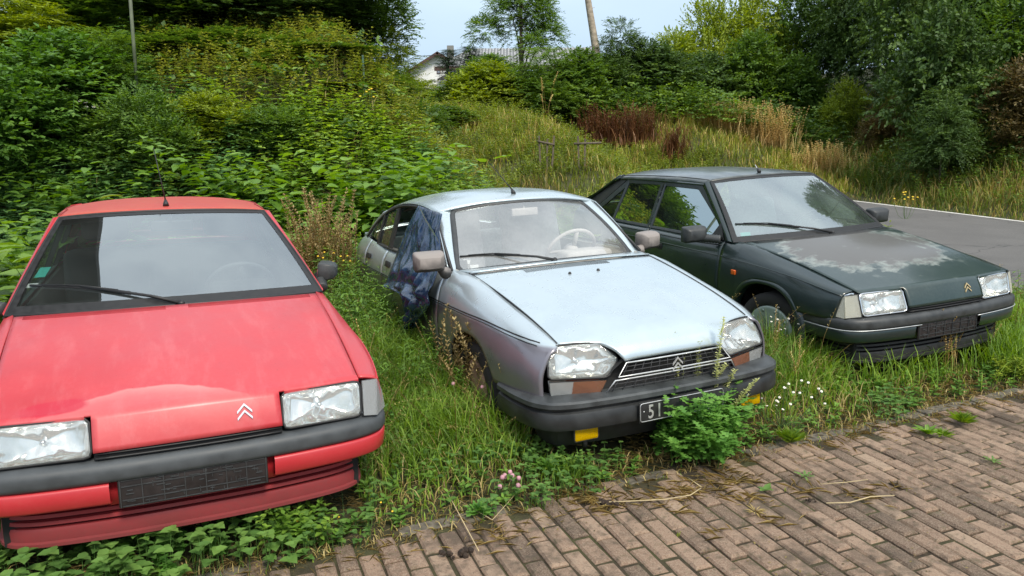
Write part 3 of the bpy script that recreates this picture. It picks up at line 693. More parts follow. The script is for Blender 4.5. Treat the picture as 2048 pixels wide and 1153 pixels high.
# ------------------------------------------------------------------ the silver blue fastback
def fastback(cfg):
    root = empty('old_fastback_car', cfg['loc'], cfg['rot'])
    tag(root, cfg['label'], 'car', 'cars parked on the grass verge')
    body = P_sil
    SEC = secfun([
        (-3.30, [(.50, .84), (.56, .80), (.62, .70), (.64, .55), (.62, .40), (.60, .26)]),
        (-3.10, [(.60, .90), (.655, .87), (.71, .77), (.73, .58), (.72, .40), (.69, .24)]),
        (-2.70, [(.685, .925), (.715, .895), (.765, .80), (.785, .60), (.775, .40), (.74, .20)]),
        (-1.86, [(.728, .905), (.752, .88), (.795, .78), (.805, .60), (.79, .40), (.75, .20)]),
        (-1.2, [(.722, .905), (.748, .88), (.79, .78), (.802, .60), (.788, .40), (.75, .20)]),
        (-.56, [(.676, .905), (.716, .884), (.772, .78), (.797, .60), (.785, .40), (.75, .20)]),
        (-.30, [(.640, .899), (.696, .880), (.764, .78), (.790, .60), (.782, .40), (.75, .21)]),
        (.20, [(.612, .808), (.668, .795), (.742, .725), (.780, .58), (.774, .42), (.75, .24)]),
        (.50, [(.594, .742), (.650, .730), (.714, .675), (.756, .55), (.752, .44), (.74, .30)]),
        (.66, [(.583, .697), (.628, .689), (.683, .640), (.722, .54), (.720, .44), (.71, .34)]),
        (.715, [(.578, .676), (.612, .670), (.662, .628), (.702, .53), (.702, .44), (.70, .36)]),
        (.745, [(.600, .655), (.630, .650), (.655, .610), (.682, .53), (.684, .44), (.68, .40)])])
    arch = lambda x, R_=.335: .28+R_*max(0, 1-abs(x/R_)**2.3)**(1/2.3) if abs(x) < R_ else .20
    def archr(x):
        x += 2.55; return .28+.20*max(0, 1-abs(x/.40)**3)**(1/3) if abs(x) < .40 else .20
    ybf = curve1([-3.2, -2.7, -1.86, -1.2, -.56, -.3], [.62, .685, .728, .722, .690, .66])
    zr = curve1([-2.80, -2.6, -2.35, -2.1, -1.85, -1.6, -1.3, -1.1, -.95], [.925, 1.02, 1.115, 1.185, 1.228, 1.247, 1.245, 1.228, 1.205])
    for sg in (-1, 1):
        G = lambda x, z, o=0, sg=sg: (x, sg*(ybf(x)-(z-.905)*.33+o), z)
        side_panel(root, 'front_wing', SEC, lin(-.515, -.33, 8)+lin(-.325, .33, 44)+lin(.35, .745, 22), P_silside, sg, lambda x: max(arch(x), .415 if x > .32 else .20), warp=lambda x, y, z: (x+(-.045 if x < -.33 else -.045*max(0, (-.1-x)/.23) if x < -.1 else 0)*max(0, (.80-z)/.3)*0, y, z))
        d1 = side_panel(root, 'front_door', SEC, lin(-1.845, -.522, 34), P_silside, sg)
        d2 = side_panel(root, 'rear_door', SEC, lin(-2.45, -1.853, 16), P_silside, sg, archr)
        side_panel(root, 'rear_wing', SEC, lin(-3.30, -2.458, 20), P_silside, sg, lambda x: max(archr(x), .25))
        for dd, hx in ((d1, -1.68), (d2, -2.30)):
            hn = MB().box((hx, sg*.795, .815), (.12, .012, .045), Euler((sg*R(20), 0, 0)).to_matrix()).build('handle', M_trim, dd, bevel=.005)
        # twin pinstripes on the waist
        for dz, w_ in ((.0, .0042), (-.013, .0028)):
            pts = []
            for x in lin(-2.9, .655, 60):
                C = np.array(smooth_line(SEC(x), 8)); z = .722-.045*max(0, (x-.1)/.6)**1.5+dz; y = np.interp(-z, -C[:, 1], C[:, 0]); pts.append((x, sg*(y+.003), z))
            MB().tube(pts, .0022, 4, ry=w_).build('pinstripe', M_trim, root)
        # glass and frames
        top = lambda a, b, n_: [(x, zr(x)-.022) for x in lin(a, b, n_)]
        fd = [(-.60, .925), (-.97, 1.178)]+top(-1.05, -1.80, 8)+[(-1.80, .922)]
        rd = [(-1.905, .922)]+top(-1.905, -2.60, 10)+[(-2.66, .945)]
        open_ = cfg['open_side'] == sg
        if not open_: surfpoly(G, fd, 'side_window', G_sideg, d1)
        surfpoly(G, rd, 'side_window', G_sideg, d2)
        o_ = [(x, zr(x)) for x in lin(-.97, -2.80, 30)]
        MB().tube([G(*p, .004) for p in [(-.50, .905)]+o_], .011, 6).build('window_seal', M_trim, root)
        MB().tube([G(x, .912, .006) for x in lin(-.55, -2.76, 20)], .007, 6).build('belt_seal', M_trim, root)
        for x_, a in ((-1.852, .034),):
            V = [G(x_-a, .912, .006), G(x_+a, .912, .006), G(x_+a, zr(x_)-.008, .006), G(x_-a, zr(x_)-.008, .006)]
            mk('centre_pillar', V, [(0, 1, 2, 3)], M_trim, root, smooth=False, solid=.02)
        V = [G(-2.22, .912, .003), G(-2.25, .912, .003), G(-2.235, zr(-2.235)-.01, .003), G(-2.205, zr(-2.2)-.01, .003)]
        mk('window_divider', V, [(0, 1, 2, 3)], M_trim, d2, smooth=False, solid=.012)
        # screen pillar with gutter strip
        V = []
        for t in lin(0, 1, 11):
            a = Vector((-.520, sg*.652, .885)).lerp(Vector((-.990, sg*.500, 1.240)), t); b = Vector(G(-.535, .905, .006)).lerp(Vector(G(-.985, zr(-.985)+.012, .006)), t)
            k = math.sin(math.pi*t)*.012; a.z += k; b.z += k
            m_ = a.lerp(b, .5)+Vector((.004, sg*.010, .008)); V += [a, m_, b, b+Vector((-.02, -sg*.02, -.004))]
        mk('screen_pillar', V, [f[::sg] for f in [(i*4+j, (i+1)*4+j, (i+1)*4+j+1, i*4+j+1) for i in range(10) for j in range(3)]], body, root)
        MB().tube([Vector(V[i*4+2])+Vector((0, sg*.004, .003)) for i in range(11)]+[Vector(G(x, zr(x)+.018, .006)) for x in lin(-1.05, -2.7, 20)], .004, 5).build('rain_gutter', P_sil, root)
        mk('door_lining', [(-2.5, sg*.67, .25), (-.5, sg*.67, .25), (-.5, sg*.66, .90), (-2.5, sg*.67, .90)], [(0, 1, 2, 3)], M_liner, root, solid=.02)
        # rear pillar
        q = [(-2.70, .96), (-2.60, 1.035)]+[(x, zr(x)+.006) for x in (-2.5, -2.6, -2.7, -2.80)]+[(-3.05, .93), (-3.05, .905), (-2.70, .92)]
        V = [G(x, z, .0) for x, z in [(x, zr(x)-.004) for x in (-2.45, -2.6, -2.7, -2.80)]+[(-3.05, .905), (-2.7, .915), (-2.66, .945)]]
        mk('rear_pillar', V, [tuple(range(7))], body, root, smooth=False, solid=.02)
        # mirrors
        # lamps
        hp = [(.770, .378, .672), (.742, .50, .676), (.706, .612, .668), (.720, .640, .62), (.758, .656, .522), (.828, .366, .506), (.803, .285, .586)]
        pts = [Vector((a, sg*b, c)) for a, b, c in hp]; P = []
        for i in range(len(pts)):
            a, b, c = pts[i-1], pts[i], pts[(i+1) % len(pts)]; P += [b+(a-b).normalized()*.014, b+(c-b).normalized()*.014]
        headlight(root, P, G_lens, fwd=Vector((1, sg*.18, .25)), bulge=.016, rr=.006)
        # two-part indicator
        A = [Vector((a, sg*b, c)) for a, b, c in ((.762, .654, .508), (.829, .376, .494), (.824, .412, .430), (.757, .646, .438))]
        mt, mbm = A[0].lerp(A[1], .42), A[3].lerp(A[2], .42)
        ind = mk('indicator_lamp', [A[0], mt, mbm, A[3]], [(0, 1, 2, 3)], G_ind, root, smooth=False, solid=.006)
        mk('amber_section', [mt, A[1], A[2], mbm], [(0, 1, 2, 3)], G_amber, ind, smooth=False, solid=.006)
        bk = [p+Vector((-.035, -sg*.01, 0)) for p in A]; mk('lamp_back', bk, [(0, 1, 2, 3)], M_refl, ind, smooth=False)
        MB().tube(A, .004, 5, close=True).build('lamp_seam', M_trim, ind)
        wheel(root, (0, sg*.675, .275), hub=M_rust, sg=sg, hubr=.18, smoothcap=False); wheel(root, (-2.55, sg*.64, .275), sg=sg, hub=M_rust)
        # fog lamp
        fc = Vector((.845, sg*.503, .250)); f_ = Vector((1, sg*.05, .0)).normalized()
        P = [fc+Vector((0, a*.066, b*.034)) for a, b in ((-.93, 1), (.93, 1), (1, .85), (1, -.85), (.93, -1), (-.93, -1), (-1, -.85), (-1, .85))]
        fl = headlight(root, P, G_yel, depth=.05, name='fog_lamp', fwd=f_, rr=.004, rim=M_trim, bulge=.008, bulbs=0)
        MB().box(fc+Vector((-.02, 0, -.05)), (.02, .02, .05)).build('lamp_bracket', M_trim, fl)
    mb = MB(); mb.tube([(.885, .435, .275), (.892, .44, .300), (.885, .47, .318), (.868, .53, .322), (.845, .575, .318)], .007, 8); mb.build('bumper_clip', M_chr, root)
    # bonnet
    zc = curve1([-.30, -.1, .2, .5, .68, .76, .81, .85, .868], [.934, .905, .852, .785, .733, .703, .675, .634, .598])
    kk = lambda x: .095+.035*min(1, max(0, (x+.25)/.95))
    def hz(x, y): return zc(x)-kk(x)*y*y-.14*max(0, abs(y)-.50)**1.6*0 + .006*math.exp(-(((abs(y)-.24)/.09)**2))*min(1, max(0, x/.5+.2))
    ys = lin(-1, 1, 81); V = []; NR = 44
    for s_ in ys:
        a = abs(s_); yr = .628
        xr = -.295+.095*(1-s_*s_)
        # front outline in y
        yf = a*.578
        if yf < .292: xf = .866
        elif yf < .378: xf = .866-(yf-.292)/.086*(.866-.780)
        else: xf = .780-(yf-.378)/.20*(.780-.708)
        for i in range(NR):
            t = i/(NR-1); t = 1-(1-t)**1.25; x = xr+(xf-xr)*t; w_ = yr+(.578-yr)*min(1, max(0, (x-xr)/(.708-xr))); y = s_*w_
            V.append((x, y, hz(x, y)))
        x, y, z = V[-1]; V.append((x-.002, y, z-.014))
    m = NR+1; F = [(i*m+j, i*m+j+1, (i+1)*m+j+1, (i+1)*m+j) for i in range(80) for j in range(m-1)]
    hood = mk('bonnet', V, F, body, root, solid=.012)
    for q in (0, 80):
        MB().tube([Vector(V[q*m+i])+Vector((0, 0, .0005)) for i in range(NR)], .0035, 5).build('bonnet_seam', M_trim, hood)
    MB().tube([Vector(V[i*m+0])+Vector((0, 0, .0)) for i in range(81)], .002, 5).build('bonnet_seam', M_trim, hood)
    mb = MB()
    for i, y in enumerate(lin(-.335, .225, 40)):
        x = -.150-.06*(1-0)*((y/.63)**2)+.0; mb.box((x+.0, y, hz(x, y)+.0004), (.050, .0062, .002), Euler((0, R(8), 0)).to_matrix())
    mb.build('air_vent', M_trim, hood, smooth=False)
    mb = MB()
    for y in (-.122, .071): MB().lathe([(0, .012), (.006, .011), (.010, .004), (.011, -.004)], (-.005, y, hz(-.005, y)), (0, 0, 1), 10).build('washer_jet', M_trim, hood)
    # scuttle between bonnet and windscreen
    def SCUT(s_, t):
        xb = -.395-.135*s_*s_+.02*0; a = Vector((xb, .652*s_, .908-.022*s_*s_)); b = Vector((-.302+.095*(1-s_*s_), .632*s_, .900+.028*(1-s_*s_))); return a.lerp(b, t)
    mk('scuttle', *gridf(SCUT, lin(-1, 1, 25), lin(0, 1, 5)), body, root, solid=.01)
    def WS(s_, t):
        b = Vector((-.385-.145*s_*s_, .640*s_, .912-.030*s_*s_)); c = Vector((-.925-.062*s_*s_, .498*s_, 1.272-.035*s_*s_)); p = b.lerp(c, t)
        k = math.sin(math.pi*t)*.022; return p+Vector((k*.55, 0, k*.83))
    ws = mk('windscreen', *gridf(lambda s_, t: WS(s_*.985, .02+t*.96), lin(-1, 1, 31), lin(0, 1, 21)), G_wsg, root)
    # rounded-rectangle rubber surround
    U = []
    for cx, cy, a0 in ((.93, .88, 0), (-.93, .88, 90), (-.93, .12, 180), (.93, .12, 270)):
        for k in range(7):
            t = R(a0+15*k); U.append((cx+.07*math.cos(t), cy+.12*math.sin(t)))
    F1 = [WS(s_*1.0, t) for s_, t in smooth_dense(U)]
    mb = MB(); mb.tube(F1, .019, 8, close=True, ry=.009); mb.build('windscreen_rubber', M_rub2, ws)
    mb = MB()
    for q in (-1, 1):
        for tt in (0, 1):
            pass
    # body coloured corners outside the rubber
    def BAND(s0, s1, t0, t1): return gridf(lambda a, b: WS(a, b)+Vector((-.004, 0, -.005)), lin(s0, s1, 5), lin(t0, t1, 5))
    for q in (-1, 1):
        mk('screen_surround', *BAND(q*.90, q*1.0, -.01, .16), M_trim, ws); mk('screen_surround', *BAND(q*.90, q*1.0, .84, 1.01), M_trim, ws)
    zcf = curve1([-3.12, -2.8, -2.5, -2.2, -1.9, -1.5, -1.2, -1.03, -.93], [.93, 1.055, 1.175, 1.265, 1.318, 1.342, 1.333, 1.312, 1.288])
    def RF(x0, s_):
        x = x0-.062*s_*s_*max(0, (x0+1.4)/.47); z_e = zr(max(x, -2.80))+.022 if x > -2.8 else .925; y_e = (ybf(x)-(z_e-.905)*.33+.004)
        return (x, y_e*s_, zcf(x0)-(zcf(x0)-z_e)*abs(s_)**2.8)
    roof = mk('roof', *gridf(RF, lin(-2.20, -.922, 30), lin(-1, 1, 37)), body, root, solid=.015)
    tg = mk('tailgate', *gridf(RF, lin(-3.10, -2.94, 5), lin(-1, 1, 21)), body, root, solid=.015)
    mk('rear_window', *gridf(lambda x, s_: RF(x, s_*.86), lin(-2.92, -2.28, 12), lin(-1, 1, 17)), G_rear, tg)
    mk('tailgate_frame', *gridf(RF, lin(-2.28, -2.205, 3), lin(-1, 1, 17)), body, tg, solid=.012)
    for q in (-1, 1): mk('tailgate_frame', *gridf(lambda x, s_: RF(x, q*(.86+.14*s_)), lin(-2.94, -2.28, 12), [0, .5, 1]), body, tg, solid=.012)
    mk('tail_panel', *gridf(lambda s_, t: (-3.10-.20*math.sin(t*1.9), (.63-.05*t)*s_, .93-.70*t), lin(-1, 1, 9), lin(0, 1, 9)), body, root, solid=.015)
    antenna(root, (-1.06, 0, 1.318), lean=(-.20, -.09, .20))
    # grille
    gb = [Vector((x, y, z)) for x, y, z in ((.858, -.290, .590), (.858, .290, .590), (.822, .392, .497), (.842, .415, .415), (.842, -.415, .415), (.822, -.392, .497))]
    bkv = [p+Vector((-.03, 0, 0)) for p in gb]; gr = mk('grille', bkv, [(0, 1, 2, 3, 4, 5)], M_dark, root, smooth=False)
    mk('grille_shell', bkv+[p+Vector((0, 0, .0)) for p in gb], [(i, (i+1) % 6, (i+1) % 6+6, i+6) for i in range(6)], M_trim, gr, smooth=False)
    nX = lambda y: .012*(1-(y/.4)**2)
    def quadf(T, B):   # symmetrical trapezoid frame
        (xt, yt, zt), (xb, yb, zb) = T, B; P = []
        for y in lin(-yt, yt, 9): P.append((xt+nX(y), y, zt))
        for y in lin(yb, -yb, 9): P.append((xb+nX(y), y, zb))
        return P
    for T, B, n_ in (((.866, .286, .578), (.874, .338, .515), 3), ((.868, .350, .498), (.852, .400, .428), 3)):
        P = quadf(T, B); MB().tube(P, .0042, 6, close=True).build('grille_frame', M_sil, gr)
        mb = MB()
        for k in range(1, n_):
            t = k/n_; y = T[1]+(B[1]-T[1])*t; mb.tube([(T[0]+(B[0]-T[0])*t+nX(q)-.008, q, T[2]+(B[2]-T[2])*t) for q in lin(-y, y, 9)], .0022, 4)
        for y in lin(-.27, .27, 13):
            mb.tube([(T[0]+nX(y)-.009, y*(T[1]/.29), T[2]), (B[0]+nX(y)-.009, y*(B[1]/.29)*.98, B[2])], .0022, 4)
        mb.build('grille_bars', M_gbar, gr)
    n_ = Vector((1, 0, 0)); chevrons(root, lambda a, b, h: tuple(Vector((.890, 0, .545))+Vector((0, a, 0))+Vector((0, 0, 1))*b+n_*h), M_sil, 1.25)
    # bumper: wide shelf, flat face with a step beside the plate
    half = [(.385, .775), (.55, .772), (.68, .757), (.76, .735), (.815, .700), (.850, .655), (.880, .56), (.900, .40), (.912, .2), (.915, 0)]
    path = smooth_line([(x, -y) for x, y in half]+[(x, y) for x, y in half[::-1][1:]], 6)
    bumper = sweep(root, 'bumper', path, [(-.10, .442), (-.05, .439), (-.008, .428), (.002, .419), (.002, .398), (-.010, .392), (-.016, .386)], M_rubg, angle=22)
    fpath = [p for p in path if abs(p[1]) < .70]
    sweep(bumper, 'bumper_face', path, [(-.016, .387), (-.018, .379), (-.004, .370), (.003, .350), (.002, .305), (-.005, .287), (-.03, .280), (-.08, .278)], M_bface, angle=25)
    sv = [p for p in path if p[0] > .6]
    sweep(bumper, 'lower_apron', sv, [(-.09, .29), (-.10, .22), (-.12, .17)], M_trim)
    # registration plate
    pl = MB().box((.928, 0, .332), (.006, .510, .104)).build('number_plate', M_trim, root, bevel=.002)
    P = []
    for cx, cy, a0 in ((.237, .034, 0), (-.237, .034, 90), (-.237, -.034, 180), (.237, -.034, 270)):
        for k in range(4): t = R(a0+30*k); P.append((.9325, cx+.012*math.cos(t), .332+cy+.012*math.sin(t)))
    MB().tube(P, .0022, 4, close=True).build('plate_border', M_sil, pl)
    for ch, y in (('5', -.188), ('1', -.140)):
        cu = bpy.data.curves.new('digit', 'FONT'); cu.body = ch; cu.size = .098; cu.extrude = .001; cu.align_x = 'CENTER'; cu.offset = .0012
        tmp = bpy.data.objects.new('digit', cu); COL.objects.link(tmp); dg = bpy.context.evaluated_depsgraph_get(); me = bpy.data.meshes.new_from_object(tmp.evaluated_get(dg)); bpy.data.objects.remove(tmp)
        me.materials.clear(); me.materials.append(M_sil); o = bpy.data.objects.new('plate_digit', me); COL.objects.link(o); o.parent = pl
        o.matrix_local = Matrix.Translation((.9325, y, .299)) @ Euler((R(90), 0, R(90))).to_matrix().to_4x4() @ Matrix.Diagonal((.75, 1, 1, 1))
    MB().lathe([(0, .002), (.004, .001), (.004, -.001)], (.932, -.228, .336), (1, 0, 0), 8).build('plate_rivet', M_sil, pl)
    # inner shells
    mb = MB(); mb.box((.10, 0, .42), (1.10, .98, .40)); mb.box((-1.50, 0, .29), (2.4, 1.28, .18)); mb.box((-2.65, 0, .42), (.95, .95, .40)); mb.box((-.44, 0, .55), (.10, 1.30, .60)); mb.box((.69, 0, .45), (.12, .60, .28)); mb.box((.60, 0, .42), (.10, 1.20, .20))
    mb.build('underbody', M_under, root, smooth=False)
    for sg in (-1, 1): side_panel(root, 'inner_wing', lambda x: SEC(x)-np.array([.020, .012]), lin(-.40, .70, 30), M_under, sg, lambda x: max(arch(x, .34), .42 if x > .32 else .2), n=8, solid=0)
    # cabin
    MB().box((-.60, 0, .80), (.34, 1.24, .12)).build('dashboard', M_dashl, root, bevel=.05)
    MB().box((-.66, .34, .885), (.18, .36, .09)).build('instrument_hood', M_dashl, root, bevel=.03)
    steering(root, (-.86, .34, .90), M_dashl)
    for y in (-.33, .33): seat(root, (-1.22, y, .34), M_seatw, .50, False, .72)
    MB().box((-1.98, 0, .46), (.46, 1.20, .18)).build('rear_seat', M_seatg, root, bevel=.05)
    MB().box((-2.26, 0, .70), (.12, 1.20, .52), Euler((0, R(-16), 0)).to_matrix()).build('rear_backrest', M_seatg, root, bevel=.05)
    mk('headlining', *gridf(lambda x, s_: (x, .50*s_, zcf(x)-.045-.05*s_*s_), lin(-2.2, -1.0, 8), lin(-1, 1, 7)), M_liner, root, solid=.01)
    rm = MB().box((-.93, .02, 1.195), (.03, .20, .055)).build('rear_view_mirror', M_dashl, root, bevel=.01)
    MB().tube([(-.93, .02, 1.21), (-.96, .02, 1.27)], .007, 6).build('mirror_stalk', M_dashl, rm)
    mirror(root, (-.385, -.865, .985), -1, (-.475, -.735, .895), mat=M_mirshell, d=(.11, .185, .118), bellows=False, tiltz=R(-8))
    mirror(root, (-.66, .865, .945), 1, (-.55, .715, .895), mat=M_mirshell, d=(.11, .175, .125), bellows=False, tiltz=R(18))
    wiper(root, SCUT(-.10, .4), None, WS(-.97, .20), WS(-.30, .10))
    wiper(root, SCUT(.62, .4), None, WS(-.05, .045), WS(.75, .02)) if False else None
    # windscreen papers
    for (s0, t0, a, b, r_) in ((-.90, .16, .050, .045, .2), (-.83, .06, .055, .05, -.1)):
        c = WS(s0, t0)+Vector((-.012, 0, -.016)); sx_ = Vector((.05*0, 1, 0)); ux = (WS(s0, t0+.1)-WS(s0, t0)).normalized()
        V = [c+sx_*(i*a/2)+ux*(j*b/2)+sx_*j*.006*r_*5 for i, j in ((-1, -1), (1, -1), (1, 1), (-1, 1))]; mk('paper_permit', V, [(0, 1, 2, 3)], M_paper, ws, smooth=False, solid=.001)
    return root, WS, G if False else None
def smooth_dense(U):
    out = []
    for i in range(len(U)):
        a, b = U[i], U[(i+1) % len(U)]; d = abs(a[0]-b[0])+abs(a[1]-b[1]); n_ = max(1, int(d/.12))
        for k in range(n_): out.append((a[0]+(b[0]-a[0])*k/n_, a[1]+(b[1]-a[1])*k/n_))
    return out
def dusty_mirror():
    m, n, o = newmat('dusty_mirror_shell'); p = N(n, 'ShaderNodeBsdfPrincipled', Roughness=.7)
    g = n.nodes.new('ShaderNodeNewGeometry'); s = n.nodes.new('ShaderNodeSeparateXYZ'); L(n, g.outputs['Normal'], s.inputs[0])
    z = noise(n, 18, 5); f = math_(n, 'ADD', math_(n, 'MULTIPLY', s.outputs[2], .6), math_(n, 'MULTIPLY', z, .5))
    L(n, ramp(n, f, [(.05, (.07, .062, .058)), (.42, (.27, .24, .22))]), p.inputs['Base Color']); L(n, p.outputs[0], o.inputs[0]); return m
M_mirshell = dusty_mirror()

POSE = dict(r=((-1.548, 3.427, -.047), (R(-.82), R(-1.19), R(-65.08))), g=((.483, 4.486, -.048), (R(1.18), R(-1.49), R(-66.39))), b=((2.576, 5.638, -.017), (R(1.86), R(.02), R(-68.77))))
red, WSr = hatchback(dict(name='red_hatchback_car', loc=POSE['r'][0], rot=POSE['r'][1], label='faded red hatchback car with an empty number plate holder, nearest the camera', body=P_red, hood=P_redhood, roof=P_redroof,
    low=P_redlow, lowband=P_red, valance=P_redlow, dark=False, lining=M_seatd, glass=G_side, ws=G_wsr, lamprim=M_trim, ind=G_ind, seat=M_seatd, dash=M_dark, embl=M_chr, ant=(-.06, -.04, .30), steer=0))
blk, WSb = hatchback(dict(name='dark_green_hatchback_car', loc=POSE['b'][0], rot=POSE['b'][1], label='dark green hatchback car with a worn grey patch on its bonnet', body=P_grn, hood=P_grnhood, roof=P_grnroof,
    low=P_grn, lowband=P_grn, valance=M_trim, dark=True, lining=M_seatg, glass=G_side, ws=G_wsb, lamprim=M_chr, ind=G_indw, seat=M_seatg, dash=M_seatd, embl=M_gold, ant=(-.03, .0, .03), steer=R(12)))
gsa, WSg, _ = fastback(dict(loc=POSE['g'][0], rot=POSE['g'][1], label='silver blue fastback car with yellow fog lamps and twin grille frames', open_side=-1))
# stickers behind the red windscreen
def sticker(par, WS, s0, t0, a, b, mat, name, skew=.0):
    c = WS(s0, t0)+Vector((-.003, 0, -.005)); ux = (WS(s0, t0+.1)-WS(s0, t0)).normalized()
    sx_ = (WS(s0+.05, t0)-WS(s0, t0)).normalized()
    V = [c+sx_*(i*a/2+skew*j)+ux*(j*b/2) for i, j in ((-1, -1), (1, -1), (1, 1), (-1, 1))]
    return mk(name, V, [(0, 1, 2, 3)], mat, par, smooth=False, solid=.001)
st = sticker(red, WSr, -.895, .385, .052, .075, M_teal, 'windscreen_sticker', .004)
sticker(red, WSr, -.925, .265, .050, .03, M_paper, 'windscreen_sticker', .003)
sticker(blk, WSb, -.86, .105, .075, .05, M_teal, 'windscreen_sticker', .004)
for k, (ss, tt, a, b) in enumerate(((-.895, .43, .040, .006), (-.9, .40, .040, .005), (-.9, .375, .03, .004))):
    pass
# small lamp sensor square near the top of the red screen
sticker(red, WSr, .02, .90, .022, .018, M_trim, 'screen_sensor')

# ------------------------------------------------------------------ torn plastic sheet over the silver car's open window
def plastic():
    m, n, o = newmat('navy_plastic_film'); p = N(n, 'ShaderNodeBsdfPrincipled', Roughness=.20); p.inputs['Coat Weight'].default_value = .3; p.inputs['Specular IOR Level'].default_value = .5
    z = noise(n, 10, 6, rough=.6); L(n, ramp(n, z, [(.35, (.008, .020, .048)), (.6, (.022, .052, .115)), (.74, (.10, .18, .32))]), p.inputs['Base Color'])
    b = N(n, 'ShaderNodeBump', Strength=.75, Distance=.03); L(n, math_(n, 'ABSOLUTE', math_(n, 'SUBTRACT', noise(n, 9, 4, rough=.5, sc=(1, 1, .6)), .5)), b.inputs['Height']); L(n, b.outputs[0], p.inputs['Normal'])
    L(n, p.outputs[0], o.inputs[0])
    return m
M_film = plastic()
def build_sheet():
    Lf = [(-1.274, 1.268, -.625), (-1.34, 1.16, -.672), (-1.41, 1.05, -.712), (-1.44, .89, -.775), (-1.36, .815, -.835), (-1.45, .72, -.850), (-1.33, .700, -.865), (-1.09, .70, -.845), (-1.03, .61, -.845), (-.985, .52, -.83), (-.953, .462, -.82)]
    Rt = [(-.86, 1.228, -.590), (-.80, 1.13, -.635), (-.70, 1.03, -.668), (-.61, .95, -.705), (-.56, .905, -.735), (-.54, .82, -.785), (-.50, .75, -.812), (-.52, .69, -.825), (-.62, .63, -.83), (-.78, .54, -.83), (-.90, .47, -.82)]
    Lf = smooth_line(Lf, 6); Rt = smooth_line(Rt, 6); n = 34; V = []; F = []; r2 = random.Random(4); K = len(Lf)
    ph = [r2.uniform(0, 6) for _ in range(8)]
    for i, (a, b) in enumerate(zip(Lf, Rt)):
        v = i/(K-1)
        for j in range(n):
            t = j/(n-1); p = np.array(a)*(1-t)+np.array(b)*t; amp = (.008+.030*v)*math.sin(math.pi*t)**.6
            d = amp*(math.sin(t*19+ph[0]+v*5)+.7*math.sin(t*37+ph[1]-v*9)+.5*math.sin(v*31+t*8+ph[2])+.5*math.sin(v*17-t*23+ph[3]))
            if .50 < v < .66: d += .03*math.sin(math.pi*(v-.50)/.16)*(1+math.sin(t*25+ph[4]))*.8
            V.append((p[0]+.008*math.sin(v*40+t*20)*v, p[2]-.012-abs(d)*.9-.006, p[1]+.010*math.sin(t*14+ph[5])*v))
    for i in range(K-1):
        for j in range(n-1): F.append((i*n+j, i*n+j+1, (i+1)*n+j+1, (i+1)*n+j))
    o = mk('plastic_sheet', V, F, M_film, solid=.0015)
    me = o.data
    M_ = Matrix.Translation(POSE['g'][0]) @ Euler(POSE['g'][1]).to_matrix().to_4x4()
    o.matrix_world = M_
    tag(o, 'crumpled dark blue plastic sheet hanging over the silver car side window', 'plastic sheet')
    # tape strip
    tp = MB(); P = [(-1.20, -.648, 1.262), (-1.05, -.660, 1.19), (-.85, -.668, 1.11), (-.74, -.672, 1.06)]
    V = []; 
    for x, y, z in P: V += [(x, y-.012, z+.012), (x+.01, y-.014, z-.012)]
    mk('tape', V, [(2*i, 2*i+1, 2*i+3, 2*i+2) for i in range(3)], M_tape, o)
M_tape = glassmat('clear_tape', (.8, .85, .9), refl=.25, rough=.15, dust=.3, dustcol=(.55, .62, .7))
build_sheet()

# ================================================================== the ground
def sst(t): t = np.clip(t, 0, 1); return t*t*(3-2*t)
KN = np.array([math.cos(R(24.8+90)), math.sin(R(24.8+90))])       # normal of the kerb line, away from the camera
KP = np.array([-.68, 2.80])
def kerb_d(x, y): return (x-KP[0])*KN[0]+(y-KP[1])*KN[1]            # >0 on the grass side
def xf(y): return 8.58+(19.39-y)*.181                              # far edge of the road
def xn(y): return xf(y)-5.5
_wz = [(rng.uniform(.3, 1.3), rng.uniform(.3, 1.3), rng.uniform(0, 6), rng.uniform(0, 6)) for _ in range(6)]
def bumps(x, y): return sum(np.sin(x*a+p)*np.sin(y*b+q) for a, b, p, q in _wz)/6
def H(x, y):
    x = np.asarray(x, float); y = np.asarray(y, float)
    xc = -1.2-.25*(y-12)
    bank = 3.15*sst((y-7.6)/6.6)*sst(.5+(xc-x)/3.4)
    bank = bank*(1+.12*bumps(x*1.6, y*1.6)) + .16*np.clip(y-13.5, 0, 8)*sst(.5+(xc-1.2-x)/3.4)
    mead = 2.3*sst((y-9.5)/14)*sst((xn(y)-x)/3+.2)
    far = 2.75*sst((y-18.5)/10)*sst((xf(y)+7-x)/10) + .075*np.clip(y-28, 0, 90)
    d = x-xf(y); right = 4.6*sst((d-.4)/10)
    h = np.maximum(np.maximum(mead, far), bank)
    h = np.maximum(h, right) + .10*bumps(x*1.3, y*1.2)*sst((y-9)/4)*(1-sst((x-xn(y)+1)/1)*(1-sst((d)/1.5)))
    kd = kerb_d(x, y); verge = .0+.05*sst(kd/.5)*(1-sst((x-xn(y)+.6)/.6)) + .0
    return h + verge
